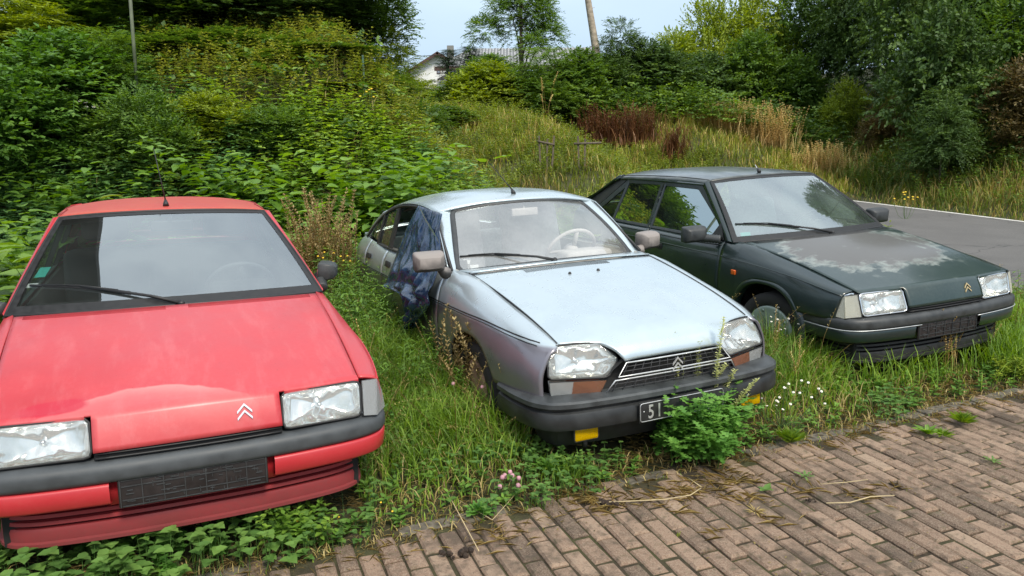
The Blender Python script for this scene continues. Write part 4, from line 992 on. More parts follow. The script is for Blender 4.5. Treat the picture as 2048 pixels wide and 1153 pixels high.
def ground_sheet():
    xs = np.concatenate([np.linspace(-60, -14, 12), np.linspace(-13, 22, 141), np.linspace(24, 90, 14)])
    ys = np.concatenate([[-30, -15, -6], np.linspace(-2, 30, 129), np.linspace(32, 60, 10), [80, 120, 200, 400, 700]])
    X, Y = np.meshgrid(xs, ys, indexing='ij'); Z = H(X, Y)-.035
    Z = np.where((kerb_d(X, Y) < .05) & (Y < 8), -.03, Z)
    X = np.where(X > 88, 600, np.where(X < -59, -600, X))
    V = np.stack([X.ravel(), Y.ravel(), Z.ravel()], 1); m = len(ys); F = [(i*m+j, (i+1)*m+j, (i+1)*m+j+1, i*m+j+1) for i in range(len(xs)-1) for j in range(m-1)]
    mt, n, o = newmat('soil_and_litter'); p = N(n, 'ShaderNodeBsdfPrincipled', Roughness=.95)
    z = noise(n, 3, 8, rough=.7); z2 = noise(n, 40, 6, rough=.8)
    c = mixc(n, .5, ramp(n, z, [(.3, (.022, .030, .010)), (.5, (.055, .070, .020)), (.72, (.14, .12, .045))]), ramp(n, z2, [(.3, (.02, .018, .01)), (.7, (.13, .12, .05))]))
    L(n, c, p.inputs['Base Color']); b = N(n, 'ShaderNodeBump', Strength=.8, Distance=.05); L(n, z2, b.inputs['Height']); L(n, b.outputs[0], p.inputs['Normal']); L(n, p.outputs[0], o.inputs[0])
    g = mk('ground', V, F, mt); tag(g, kind='structure'); return g
ground_sheet()
# road
def asphalt():
    m, n, o = newmat('asphalt'); p = N(n, 'ShaderNodeBsdfPrincipled', Roughness=.85)
    z = noise(n, 130, 4, rough=.8); z1 = noise(n, 1.2, 5)
    t = n.nodes.new('ShaderNodeTexCoord'); vo = n.nodes.new('ShaderNodeTexVoronoi'); vo.feature = 'DISTANCE_TO_EDGE'; vo.inputs['Scale'].default_value = .55
    nd = n.nodes.new('ShaderNodeTexNoise'); nd.inputs['Scale'].default_value = 2.5; va = n.nodes.new('ShaderNodeMixRGB'); va.inputs[0].default_value = .35
    L(n, t.outputs['Object'], nd.inputs['Vector']); L(n, t.outputs['Object'], va.inputs[1]); L(n, nd.outputs['Color'], va.inputs[2]); L(n, va.outputs[0], vo.inputs['Vector'])
    base = mixc(n, .5, ramp(n, z, [(.35, (.065, .062, .060)), (.55, (.125, .120, .115)), (.70, (.34, .325, .31))]), ramp(n, z1, [(.3, (.105, .100, .093)), (.7, (.165, .156, .146))]))
    crk = ramp(n, vo.outputs[0], [(.002, (.55,)*3), (.007, (0, 0, 0))]); L(n, mixc(n, crk, base, (.02, .02, .02)), p.inputs['Base Color'])
    b = N(n, 'ShaderNodeBump', Strength=.5, Distance=.01); L(n, z, b.inputs['Height']); L(n, b.outputs[0], p.inputs['Normal']); L(n, p.outputs[0], o.inputs[0]); return m
ys = lin(-6, 22, 57)
rd = mk('road', *gridf(lambda y, s_: (xn(y)+(xf(y)-xn(y))*s_, y, .012+.03*math.sin(math.pi*s_)), ys, lin(0, 1, 9)), asphalt()); tag(rd, kind='structure')
M_line = simple('worn_road_paint', (.62, .60, .55), .8, var=.35, scale=22)
ln = mk('road_edge_line', *gridf(lambda y, s_: (xf(y)-.10+s_*.12, y, .0165+.001), ys, [0, 1]), M_line); tag(ln, kind='structure')
# brick paving: real bricks, rows parallel to the cars
def paving():
    a = R(-69.5); ux = np.array([math.cos(a), math.sin(a)]); uy = np.array([-ux[1], ux[0]]); Lb, Wb, gp = .205, .085, .010
    r2 = np.random.default_rng(11); V = []; F = []; C = []
    for i in range(-48, 100):
        off = r2.uniform(-.03, .03)+(i % 2)*Lb*.5
        for j in range(-30, 38):
            c = KP+ux*(j*Lb+off)+uy*(i*Wb)
            if c[1] < -.4 or c[0] < -3.2 or c[0] > 7.0 or c[1] > 6.9: continue
            if kerb_d(*c) > .01+r2.uniform(-.06, .04) : continue
            if c[0] > xn(c[1])-.15: continue
            # frame test, generous
            hx, hy = Lb/2-.0065-abs(r2.normal(0, .0012)), Wb/2-gp/2; h = .002+r2.normal(0, .0030); tl = r2.normal(0, .012, 2); rt = r2.normal(0, .012)
            n0 = len(V); bv = .009
            ca, sa = math.cos(rt), math.sin(rt)
            for (ex, ey, z) in ((hx, hy, -.04), (hx, hy, -bv), (hx-bv, hy-bv, 0)):
                for k, (sx_, sy_) in enumerate(((-1, -1), (1, -1), (1, 1), (-1, 1))):
                    px, py = sx_*ex, sy_*ey; px, py = px*ca-py*sa, px*sa+py*ca
                    q = c+ux*px+uy*py; V.append((q[0], q[1], z+h+px*tl[0]+py*tl[1]))
            cc = r2.random()
            for lv in (0, 4):
                for k in range(4): F.append((n0+lv+k, n0+lv+(k+1) % 4, n0+lv+4+(k+1) % 4, n0+lv+4+k)); C.append(cc)
            F.append((n0+8, n0+9, n0+10, n0+11)); C.append(cc)
    m, n, o = newmat('clinker_bricks'); p = N(n, 'ShaderNodeBsdfPrincipled', Roughness=.88)
    at = N(n, 'ShaderNodeAttribute'); at.attribute_name = 'rnd'
    z = noise(n, 160, 4, rough=.8); z1 = noise(n, 2.3, 5, rough=.6); z3 = noise(n, 22, 4)
    base = ramp(n, at.outputs['Fac'], [(.0, (.105, .066, .044)), (.25, (.190, .118, .078)), (.7, (.265, .170, .114)), (1, (.32, .22, .15))])
    base = mixc(n, ramp(n, z, [(.45, (0, 0, 0)), (.62, (.55,)*3)]), base, (.40, .32, .23)); base = mixc(n, ramp(n, z, [(.30, (.6,)*3), (.42, (0, 0, 0))]), base, (.06, .04, .03))
    base = mixc(n, ramp(n, math_(n, 'ADD', math_(n, 'MULTIPLY', z1, .7), math_(n, 'MULTIPLY', z3, .3)), [(.48, (0, 0, 0)), (.60, (.72,)*3)]), base, (.060, .044, .030))
    base = mixc(n, ramp(n, z3, [(.58, (0, 0, 0)), (.72, (.45,)*3)]), base, (.085, .080, .035))
    base = mixc(n, ramp(n, noise(n, 48, 5, rough=.75), [(.56, (0, 0, 0)), (.64, (.6,)*3)]), base, (.055, .042, .03))
    L(n, base, p.inputs['Base Color']); b = N(n, 'ShaderNodeBump', Strength=.6, Distance=.006); L(n, z, b.inputs['Height']); L(n, b.outputs[0], p.inputs['Normal']); L(n, p.outputs[0], o.inputs[0])
    ob = mk('brick_paving', V, F, m, smooth=False); at_ = ob.data.attributes.new('rnd', 'FLOAT', 'FACE'); at_.data.foreach_set('value', C); tag(ob, kind='structure')
    m2, n, o = newmat('joint_moss'); p = N(n, 'ShaderNodeBsdfPrincipled', Roughness=1); z = noise(n, 30, 6, rough=.7); z4 = noise(n, 4, 3)
    L(n, mixc(n, ramp(n, z4, [(.4, (0, 0, 0)), (.65, (.7,)*3)]), ramp(n, z, [(.3, (.022, .016, .010)), (.7, (.075, .055, .03))]), (.07, .075, .022)), p.inputs['Base Color'])
    b = N(n, 'ShaderNodeBump', Strength=1, Distance=.02); L(n, z, b.inputs['Height']); L(n, b.outputs[0], p.inputs['Normal']); L(n, p.outputs[0], o.inputs[0])
    def jz(x, y): return -.010+.003*math.sin(x*9)*math.sin(y*11)
    V, F = gridf(lambda x, y: (x, y, jz(x, y) if kerb_d(x, y) < .2 else -.03), lin(-3.6, 7.6, 84), lin(-1, 7.4, 62)); jb = mk('paving_bed', V, F, m2); tag(jb, kind='structure')
paving()

# kerb stones half buried between paving and grass
def kerb():
    m = simple('weathered_concrete', (.11, .095, .07), .95, var=.6, scale=26, bump=.8); mb = MB(); r2 = random.Random(2)
    d = np.array([KN[1], -KN[0]]); x = -1.2
    i = 0
    while x < 7.2:
        l = r2.uniform(.42, .5); c = KP+d*(x+l/2)+KN*.075
        if c[0] < xn(c[1])-.1: mb.box((c[0], c[1], -.052+r2.uniform(-.014, .004)), (l-.012, .075, .10), Euler((r2.uniform(-.04, .04), r2.uniform(-.02, .02), R(24.8)+r2.uniform(-.02, .02))).to_matrix())
        x += l; i += 1
    o = mb.build('kerb', m, smooth=False, bevel=.006); tag(o, kind='structure')
kerb()

# ================================================================== foliage kit
class Soup:
    def __init__(s): s.V = []; s.idx = []; s.cnt = []; s.r = []; s.n = 0
    def tmpl(s, P, A, Nn, Ln, Wd, T, faces, rnd, droop=0):
        """P origins, A leaf axes, Nn normals, T template (k,3): along, side, up"""
        A = A/np.linalg.norm(A, axis=1, keepdims=True); B = np.cross(Nn, A); B /= np.maximum(np.linalg.norm(B, axis=1, keepdims=True), 1e-6); U = np.cross(A, B)
        k = len(T); n = len(P); T = np.array(T, float)
        V = P[:, None]+A[:, None]*(T[None, :, 0, None]*Ln[:, None, None])+B[:, None]*(T[None, :, 1, None]*Wd[:, None, None])+U[:, None]*(T[None, :, 2, None]*Ln[:, None, None])
        s.raw(V.reshape(-1, 3), faces, n, k, rnd)
    def raw(s, V, faces, n, k, rnd):
        base = s.n+np.arange(n)*k
        for f in faces:
            s.idx.append((base[:, None]+np.array(f)[None]).ravel()); s.cnt.append(np.full(n, len(f)))
            s.r.append(rnd)
        s.V.append(V); s.n += len(V)
    def mesh(s, name, mat):
        me = bpy.data.meshes.new(name)
        if not s.V: return me
        V = np.concatenate(s.V).astype(np.float32); I = np.concatenate(s.idx).astype(np.int32); C = np.concatenate(s.cnt).astype(np.int32); Rn = np.concatenate(s.r).astype(np.float32)
        me.vertices.add(len(V)); me.vertices.foreach_set('co', V.ravel()); me.loops.add(len(I)); me.loops.foreach_set('vertex_index', I)
        me.polygons.add(len(C)); st = np.concatenate([[0], np.cumsum(C)[:-1]]).astype(np.int32); me.polygons.foreach_set('loop_start', st); me.polygons.foreach_set('loop_total', C)
        at = me.attributes.new('rnd', 'FLOAT', 'FACE'); at.data.foreach_set('value', Rn); me.update(calc_edges=True); me.materials.append(mat); return me
    def obj(s, name, mat, parent=None):
        o = bpy.data.objects.new(name, s.mesh(name, mat)); COL.objects.link(o)
        if parent: o.parent = parent
        return o
T4 = ([(0, 0, 0), (.45, .5, .07), (1, 0, -.06), (.45, -.5, .07)], [(0, 1, 2), (0, 2, 3)])
THEART = ([(0, 0, 0), (-.10, .22, .03), (.10, .48, .10), (.48, .44, .08), (.82, .16, -.03), (1, 0, -.12), (-.10, -.22, .03), (.10, -.48, .10), (.48, -.44, .08), (.82, -.16, -.03), (.5, 0, .0)],
          [(0, 10, 3, 2, 1), (10, 5, 4, 3), (0, 6, 7, 8, 10), (10, 8, 9, 5)])
TLANCE = ([(0, 0, 0), (.35, .5, .05), (.75, .3, -.04), (1, 0, -.16), (.75, -.3, -.04), (.35, -.5, .05), (.5, 0, .0)], [(0, 6, 2, 1), (6, 3, 2), (0, 5, 4, 6), (6, 4, 3)])
TLOBE = ([(0, 0, 0), (.2, .35, .05), (.38, .12, 0), (.55, .5, .04), (.68, .12, 0), (.85, .25, -.02), (1, 0, -.08), (.85, -.25, -.02), (.68, -.12, 0), (.55, -.5, .04), (.38, -.12, 0), (.2, -.35, .05)], [(0, 1, 2, 10, 11), (2, 3, 4, 8, 9, 10), (4, 5, 6, 7, 8)])
def rvec(n, r_=rng): v = r_.normal(size=(n, 3)); return v/np.linalg.norm(v, axis=1, keepdims=True)
def blades(sp, P, h, w_, lean, r_=rng, rn=None, az=None):
    n = len(P); az = r_.uniform(0, 2*np.pi, n) if az is None else az; d = np.stack([np.cos(az), np.sin(az), np.zeros(n)], 1); s_ = np.stack([-np.sin(az), np.cos(az), np.zeros(n)], 1)
    tw = r_.uniform(-.8, .8, n)[:, None]; s_ = s_*np.cos(tw)+d*np.sin(tw); up = np.array([0, 0, 1.]); V = []
    for t, ww in ((0, 1), (.35, 1), (.7, .75)):
        c = P+up*(h*(t-.35*lean*t*t))[:, None]+d*(h*lean*t*t)[:, None]; V += [c-s_*(w_*ww/2)[:, None], c+s_*(w_*ww/2)[:, None]]
    V.append(P+up*(h*(1-.55*lean))[:, None]+d*(h*lean*1.05)[:, None]); V = np.stack(V, 1).reshape(-1, 3)
    sp.raw(V, [(0, 1, 3, 2), (2, 3, 5, 4), (4, 5, 6)], n, 7, r_.random(n) if rn is None else rn)
def stems(sp, B, h, lean, az, nodes, perl, leafL, leafW, T, spread=1.1, r_=rng, droop=.15, start=.12, lw=True, taper=.55, stalk=0.0, rn0=None, upl=.5, jit=.25):
    """leafy stems: stems become thin ribbons, leaves sit in alternating pairs"""
    n = len(B); d = np.stack([np.cos(az), np.sin(az), np.zeros(n)], 1); up = np.array([0, 0, 1.])
    pos = lambda t: B+up*(h*(t-.3*lean*t*t))[:, None]+d*(h*lean*t**2)[:, None]
    rn_ = r_.random(n)*.5 if rn0 is None else rn0
    if lw:
        for a in (0, 1.57):
            s_ = np.stack([np.cos(az+a), np.sin(az+a), np.zeros(n)], 1); V = []
            for t in (0, .33, .66, 1): c = pos(t); ww = (.0035+.003*h)*(1-.6*t); V += [c-s_*ww[:, None]*.5, c+s_*ww[:, None]*.5]
            sp.raw(np.stack(V, 1).reshape(-1, 3), [(0, 1, 3, 2), (2, 3, 5, 4), (4, 5, 7, 6)], n, 8, np.full(n, .02))
    for k in range(nodes):
        t = start+(1-start)*(k+.5)/nodes; c0 = pos(np.clip(t+r_.uniform(-.02, .02, n), 0, 1)[:, None].ravel().mean()*np.ones(1)[0]) if False else pos(t)
        for q in range(perl):
            th = az*1.0+k*1.9+q*2*np.pi/perl+r_.uniform(-jit*2, jit*2, n); el = upl-droop*0+r_.uniform(-jit, jit, n)-(1-t)*.35
            A = np.stack([np.cos(th)*np.cos(el), np.sin(th)*np.cos(el), np.sin(el)], 1); Nn = np.stack([-np.cos(th)*np.sin(el), -np.sin(th)*np.sin(el), np.cos(el)], 1)+rvec(n, r_)*.22
            sz = (1-taper*abs(t-.45)*1.3)*r_.uniform(.7, 1.15, n)
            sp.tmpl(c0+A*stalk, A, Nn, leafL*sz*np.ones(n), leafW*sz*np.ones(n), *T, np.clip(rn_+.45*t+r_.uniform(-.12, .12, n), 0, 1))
def inframe(x, y, z=0.3, m=.38):
    d = np.stack(np.broadcast_arrays(x, y, z-1.62+0*np.asarray(x)), -1); f = np.array(_fw); a = d@f; u = (d@np.array(_r2))/a*1528.45/1024; v = (d@np.array(_u2))/a*1528.45/576.5
    return (a > .3) & (abs(u) < 1+m) & (abs(v) < 1.25+m)
def scatter(n, x0, x1, y0, y1, cond=None, r_=rng, frame=True):
    x = r_.uniform(x0, x1, n); y = r_.uniform(y0, y1, n); k = np.ones(n, bool)
    if frame: k &= inframe(x, y, H(x, y)+.3)
    if cond is not None: k &= cond(x, y)
    x, y = x[k], y[k]; return np.stack([x, y, H(x, y)-.02], 1)
CARS = []
for key, (fx, rx, hw) in dict(r=(.78, -3.3, .74), g=(.84, -3.2, .72), b=(.78, -3.3, .74)).items():
    l, r_ = POSE[key]; CARS.append((np.array(l[:2]), r_[2], fx, rx, hw))
def undercar(x, y, grow=0.0):
    k = np.zeros(np.shape(x), bool)
    for c, a, fx, rx, hw in CARS:
        dx, dy = x-c[0], y-c[1]; u = dx*math.cos(a)+dy*math.sin(a); v = -dx*math.sin(a)+dy*math.cos(a); k |= (u < fx+grow) & (u > rx-grow) & (abs(v) < hw+grow)
    return k
def carnear(x, y, g): return undercar(x, y, g)
def onroad(x, y, m=0.0): return (x > xn(y)-m) & (x < xf(y)+m) & (y < 20)
# leaf colours
Mg_grass = leafmat('grass_blades', (.055, .085, .024), (.085, .155, .026), (.19, .27, .045), .35)
Mg_dry = leafmat('dry_grass', (.10, .072, .034), (.225, .17, .082), (.36, .29, .16), .25)
Mg_nettle = leafmat('nettle_leaves', (.028, .062, .018), (.060, .125, .026), (.14, .24, .045), .3)
Mg_knot = leafmat('large_green_leaves', (.042, .085, .018), (.085, .160, .028), (.17, .27, .055), .35, .42)
Mg_dark = leafmat('dark_leaves', (.018, .036, .014), (.044, .080, .026), (.10, .155, .042), .3)
Mg_mid = leafmat('mid_green_leaves', (.026, .052, .014), (.062, .115, .026), (.14, .21, .042), .35)
Mg_yel = leafmat('yellow_green_leaves', (.060, .085, .016), (.135, .180, .030), (.27, .32, .055), .35)
Mg_con = leafmat('conifer_needles', (.012, .026, .018), (.030, .056, .034), (.060, .095, .05), .1)
Mg_brown = leafmat('brown_dead_leaves', (.034, .027, .014), (.090, .066, .030), (.16, .125, .055), .2)
Mg_rust = leafmat('rust_red_seed_heads', (.045, .020, .011), (.100, .042, .022), (.165, .085, .045), .15)
Mg_beige = leafmat('beige_dry_stalks', (.20, .135, .065), (.36, .255, .135), (.52, .41, .24), .25)
Mg_thist = leafmat('brown_thistle_stalks', (.10, .072, .038), (.20, .15, .085), (.31, .25, .15), .25)
Mg_clov = leafmat('clover_leaves', (.030, .068, .022), (.065, .130, .038), (.13, .22, .065), .3)
Mg_mug = leafmat('bright_divided_leaves', (.030, .075, .022), (.065, .155, .036), (.13, .25, .06), .35)
M_bark = simple('grey_brown_bark', (.085, .070, .052), .95, var=.5, scale=14, bump=1)
M_birch = simple('pale_bark', (.36, .30, .23), .9, var=.4, scale=9, bump=.6)
M_white_f = simple('white_petals', (.80, .80, .76), .8, var=.05)
M_pink_f = simple('pink_flower_heads', (.50, .26, .30), .9, var=.25, scale=60)
M_yel_f = simple('yellow_petals', (.75, .50, .03), .7, var=.15)
_c, _s = math.cos(TH), math.sin(TH)
def xat(u, Y, z=None):
    x = 0.
    for _ in range(4):
        zz = float(H(x, Y)) if z is None else z
        x = (u-1024)/1528.45*(Y*_c+(1.62-zz)*_s)
    return x
def ztop(u, v, Y):
    x = xat(u, Y); d = np.array(_fw)+np.array(_r2)*(u-1024)/1528.45-np.array(_u2)*(v-576.5)/1528.45
    return 1.62+d[2]/d[1]*Y
def twigs(sp, C, D, ln, k, LL, LW, T, rn, r_=rng, droop=.25, flat=.6, stem=True):
    n = len(C); up = np.array([0, 0, 1.]); D = D/np.linalg.norm(D, axis=1, keepdims=True); Sd = np.cross(D, up)+rvec(n, r_)*.25; Sd /= np.linalg.norm(Sd, axis=1, keepdims=True)
    pos = lambda t: C+D*(ln*t)[:, None]-up*(ln*droop*t*t)[:, None]
    if stem:
        V = []
        for t in (0, 1.): c = pos(t*np.ones(n)); V += [c-Sd*.006, c+Sd*.006]
        sp.raw(np.stack(V, 1).reshape(-1, 3), [(0, 1, 3, 2)], n, 4, np.full(n, .0))
    for i in range(k):
        t = (i+.6)/k*np.ones(n); sd = 1 if i % 2 else -1
        if i == k-1: sd = 0
        A = D*.55+Sd*sd*.9+rvec(n, r_)*.28-up*droop*.5; Nn = up*flat+np.cross(A, Sd)*.0+rvec(n, r_)*.45+D*.15
        sz = r_.uniform(.7, 1.15, n); sp.tmpl(pos(t), A, Nn, LL*sz, LW*sz, *T, np.clip(rn+r_.uniform(-.16, .16, n), 0, 1))
def crown(sp, blobs, ntw, ln, k, LL, LW, T, r_, droop=.25, inner=.55, rnb=.5, stem=True):
    B = np.array([b[:3] for b in blobs]); Rr = np.array([b[3:6] if len(b) > 5 else (b[3],)*3 for b in blobs]); vol = Rr.prod(1)**(2/3.); pick = r_.choice(len(blobs), ntw, p=vol/vol.sum())
    d = rvec(ntw, r_); d[:, 2] = np.where(d[:, 2] < -.55, -d[:, 2], d[:, 2]); rad = r_.uniform(inner, 1.0, ntw)**.6
    C = B[pick]+d*Rr[pick]*rad[:, None]; D = d+np.array([0, 0, .25])+rvec(ntw, r_)*.35
    br = r_.normal(rnb, .10, len(blobs))
    twigs(sp, C, D, r_.uniform(.6, 1.2, ntw)*ln, k, LL, LW, T, np.clip(br[pick]+r_.normal(0, .08, ntw)+.15*(rad-.8), 0, 1), r_, droop, stem=stem)
def blobset(r_, n, rx, rz, z0, br, cone=0, low=.0):
    out = []
    for i in range(n):
        t = r_.uniform(low, 1); a = r_.uniform(0, 6.28); q = math.sqrt(r_.uniform(0, 1))*(1-cone*t)*(math.sin(math.pi*min(1, t*.75+.25)) if not cone else 1)
        s_ = br*r_.uniform(.7, 1.25)*(1-.5*cone*t); out.append((rx*q*math.cos(a), rx*q*math.sin(a), z0+rz*t, s_, s_, s_*.85))
    return out
def limbs(mb, base, top, blobs, r0, nl, r_):
    base = Vector(base); top = Vector(top); mid = base.lerp(top, .5)+Vector((r_.uniform(-.1, .1), r_.uniform(-.1, .1), 0))
    mb.tube([base, mid, top], [r0, r0*.75, r0*.35], 8)
    for i in r_.choice(len(blobs), min(nl, len(blobs)), replace=False):
        b = Vector(blobs[i][:3]); t = r_.uniform(.25, .9); s_ = base.lerp(mid, t*2) if t < .5 else mid.lerp(top, t*2-1); m = s_.lerp(b, .5)+Vector((0, 0, (b-s_).length*.12)); rr = r0*.42*(1-t*.6); mb.tube([s_, m, b], [rr, rr*.6, rr*.2], 6)
PROTO = {}
def proto(name, seed, nb, rx, rz, z0, br, ntw, ln, k, LL, LW, T, mat, cone=0, droop=.25, r0=.05, nl=8, low=0., topz=None):
    r_ = np.random.default_rng(seed); bl = blobset(r_, nb, rx, rz, z0, br, cone, low); sp = Soup(); crown(sp, bl, ntw, ln, k, LL, LW, T, r_, droop)
    mb = MB(); limbs(mb, (0, 0, -.15), (0, 0, z0+rz*.85), bl, r0, nl, r_); PROTO[name] = (sp.mesh(name, mat), (mb.v, mb.f), z0+rz+br*.75)
_tm = {}
def place(name, u, Y, vtop, mat, label, cat, group=None, kind='bush', sxy=1., rz=0, bark=None, x=None, zbase=None):
    me, tr, ht = PROTO[name]; x = xat(u, Y) if x is None else x; z = float(H(x, Y)) if zbase is None else zbase
    hz = (ztop(u, vtop, Y)-z)/ht; r_ = empty(kind, (x, Y, z), (0, 0, rz)); tag(r_, label, cat, group); r_.scale = (sxy*abs(hz)**.0*1, sxy*1, hz)
    o = bpy.data.objects.new('crown' if 'tree' in kind else 'foliage', me); COL.objects.link(o); o.parent = r_
    if mat is not None and mat != me.materials[0]: o.material_slots[0].link = 'OBJECT'; o.material_slots[0].material = mat
    if name not in _tm:
        t_ = mk('trunk' if 'tree' in kind else 'stems', tr[0], tr[1], bark or M_bark, r_); _tm[name] = t_.data
    else:
        t_ = bpy.data.objects.new('trunk' if 'tree' in kind else 'stems', _tm[name]); COL.objects.link(t_); t_.parent = r_
    return r_
# prototypes (all about 2 to 3 m, scaled in height to what the photograph shows)
proto('bush_oval', 21, 18, .85, 1.6, .35, .52, 1300, .34, 9, .115, .06, T4, Mg_mid, r0=.03)
proto('bush_feather', 22, 20, .80, 2.2, .30, .42, 1100, .42, 13, .10, .028, T4, Mg_mid, r0=.03, droop=.45)
proto('bush_dense', 23, 22, 1.10, 1.8, .30, .60, 1600, .32, 9, .115, .062, TLANCE, Mg_dark, r0=.04)
proto('bush_loose', 24, 20, 1.0, 2.0, .25, .52, 1300, .44, 9, .115, .055, T4, Mg_yel, r0=.03, droop=.15)
proto('tree_large', 25, 46, 2.6, 4.6, .9, 1.0, 6200, .50, 10, .14, .085, T4, Mg_dark, r0=.16, nl=16)
proto('tree_ash', 26, 26, 1.75, 3.6, 2.2, .52, 1500, .55, 13, .15, .045, T4, Mg_dark, r0=.12, nl=20, droop=.45)
proto('conifer', 27, 30, 1.15, 4.2, .4, .36, 1500, .34, 13, .075, .018, T4, Mg_con, cone=.92, r0=.08, droop=.5)
GH = 'bushes of the hedge beyond the meadow'; GR = 'trees and bushes on the bank beyond the road'; GL = 'trees at the top of the left bank'
# far trees by the house
place('conifer', 905, 44, 98, Mg_con, 'dark narrow conifer right of the white house', 'conifer', 'conifers near the white house', 'conifer_tree', 1.3, .3)
place('conifer', 948, 43, 92, Mg_con, 'taller blue green conifer between the white house and the long grey roof', 'conifer', 'conifers near the white house', 'conifer_tree', 1.45, 2.1)
place('bush_oval', 985, 38, 118, Mg_mid, 'round bush just left of the long grey roof', 'bush', GH, 'bush', 1.6, 1)
place('bush_loose', 822, 40, 158, Mg_yel, 'pale green bush covering the lower left corner of the white house', 'bush', GH, 'bush', 1.3, 2)
place('bush_oval', 872, 30, 186, Mg_yel, 'bright low bush in front of the white house wall', 'bush', GH, 'bush', .8, 4)
place('bush_oval', 935, 26, 165, Mg_mid, 'dull green bush below the narrow dark conifer', 'bush', GH, 'bush', 1.15, 0)
place('bush_oval', 978, 25, 132, Mg_yel, 'olive green bush left of the slender tree trunk', 'bush', GH, 'bush', 1.1, 3)
place('bush_feather', 1035, 25.5, 150, Mg_mid, 'mid green bush around the foot of the slender tree', 'bush', GH, 'bush', 1.1, 5)
place('bush_feather', 1100, 25, 98, Mg_mid, 'feathery green bush in front of the long grey roof', 'bush', GH, 'bush', 1.3, .6)
place('bush_oval', 1160, 25.5, 112, Mg_mid, 'leafy bush left of the bare pale trunk', 'bush', GH, 'bush', 1.15, 1.6)
place('bush_dense', 1215, 27, 118, Mg_mid, 'green bush at the foot of the bare pale trunk', 'bush', GH, 'bush', .95, 2.5)
place('tree_ash', 1046, 27, -75, Mg_mid, 'slender tree with open feathery crown standing against the sky', 'tree', None, 'ash_tree', .78, 1.2)
# left bank trees
place('tree_large', 560, 16.2, -150, Mg_dark, 'large dark tree with a thick shaded trunk at the top of the left bank', 'tree', GL, 'broadleaf_tree', 1.0, .4)
place('tree_large', 430, 17.5, -170, Mg_mid, 'shaded tree behind the thin green pole on the left bank', 'tree', GL, 'broadleaf_tree', 1.05, 2.4)
place('bush_loose', 200, 14.5, -60, Mg_mid, 'tall shrub at the top edge left of the thin green pole', 'bush', GL, 'bush', 1.5, 4.4)
place('tree_large', 330, 19, -180, Mg_mid, 'green tree filling the top edge beside the thin green pole', 'tree', GL, 'broadleaf_tree', 1.0, 4)
place('bush_feather', 20, 12.5, -40, Mg_yel, 'bright yellow green feathery shrub in the top left corner', 'bush', GL, 'bush', .95, 4)
place('tree_large', 690, 17.6, -120, Mg_mid, 'tree with brownish green hanging leaves beside the patch of sky', 'tree', GL, 'broadleaf_tree', .48, 5.2)
place('bush_feather', 772, 17.2, 62, Mg_yel, 'light feathery young tree reaching out over the sky', 'tree', GL, 'young_tree', .85, 3.3)
place('bush_feather', 745, 15.5, 130, Mg_mid, 'green feathery bush right of the thin dark green stake', 'bush', GL, 'bush', .9, 1.3)
place('bush_loose', 830, 17.5, 205, Mg_mid, 'brownish green bush below the light feathery tree', 'bush', GL, 'bush', .8, 2.0)
place('bush_oval', 885, 20, 215, Mg_mid, 'low bush at the left end of the hedge below the house', 'bush', GH, 'bush', .9, 2.9)
for u_, Y_, v_, pn, mt_, lb, sx_ in ((360, 13.2, 75, 'bush_loose', Mg_mid, 'mid green shrub on the left bank just right of the green pole', .8), (455, 13.6, 62, 'bush_loose', Mg_mid, 'mid green shrub at the crest of the left bank below the dark tree', .9), (560, 13.4, 105, 'bush_loose', Mg_mid, 'low shrub at the crest of the left bank under the dark trunk', .8), (650, 13.4, 92, 'bush_feather', Mg_mid, 'feathery shrub at the crest of the left bank left of the dark green stake', .8),
        (700, 12.4, 170, 'bush_oval', Mg_yel, 'small yellow green shrub at the foot of the dark green stake', .45), (130, 11.0, 70, 'bush_dense', Mg_nettle, 'dense leafy shrub on the left bank near the left edge', .8), (60, 10.0, 150, 'bush_dense', Mg_nettle, 'bluish leafy shrub at the left edge above the large leaves', .7), (225, 11.6, 60, 'bush_feather', Mg_mid, 'feathery shrub left of the green pole on the bank', .7), (300, 10.2, 185, 'bush_loose', Mg_mid, 'fresh green shrub in the middle of the left bank', .55), (420, 10.8, 190, 'bush_loose', Mg_yel, 'loose weed shrub halfway up the left bank', .5), (560, 10.6, 215, 'bush_loose', Mg_mid, 'bright green shrub halfway up the right part of the left bank', .5), (20, 12.6, 90, 'bush_loose', Mg_yel, 'olive shrub at the left edge below the feathery corner shrub', .8)):
    place(pn, u_, Y_, v_, mt_, lb, 'bush', 'shrubs growing on the left bank', 'bush', sx_, u_*.37)
# tall trees right of the view, mirrored in the green car's windscreen
place('tree_large', 0, 15, 0, Mg_dark, 'tall tree right of the view, mirrored in the green car windscreen', 'tree', 'roadside trees right of the view', 'broadleaf_tree', 1.15, .5, x=18.5) if False else None
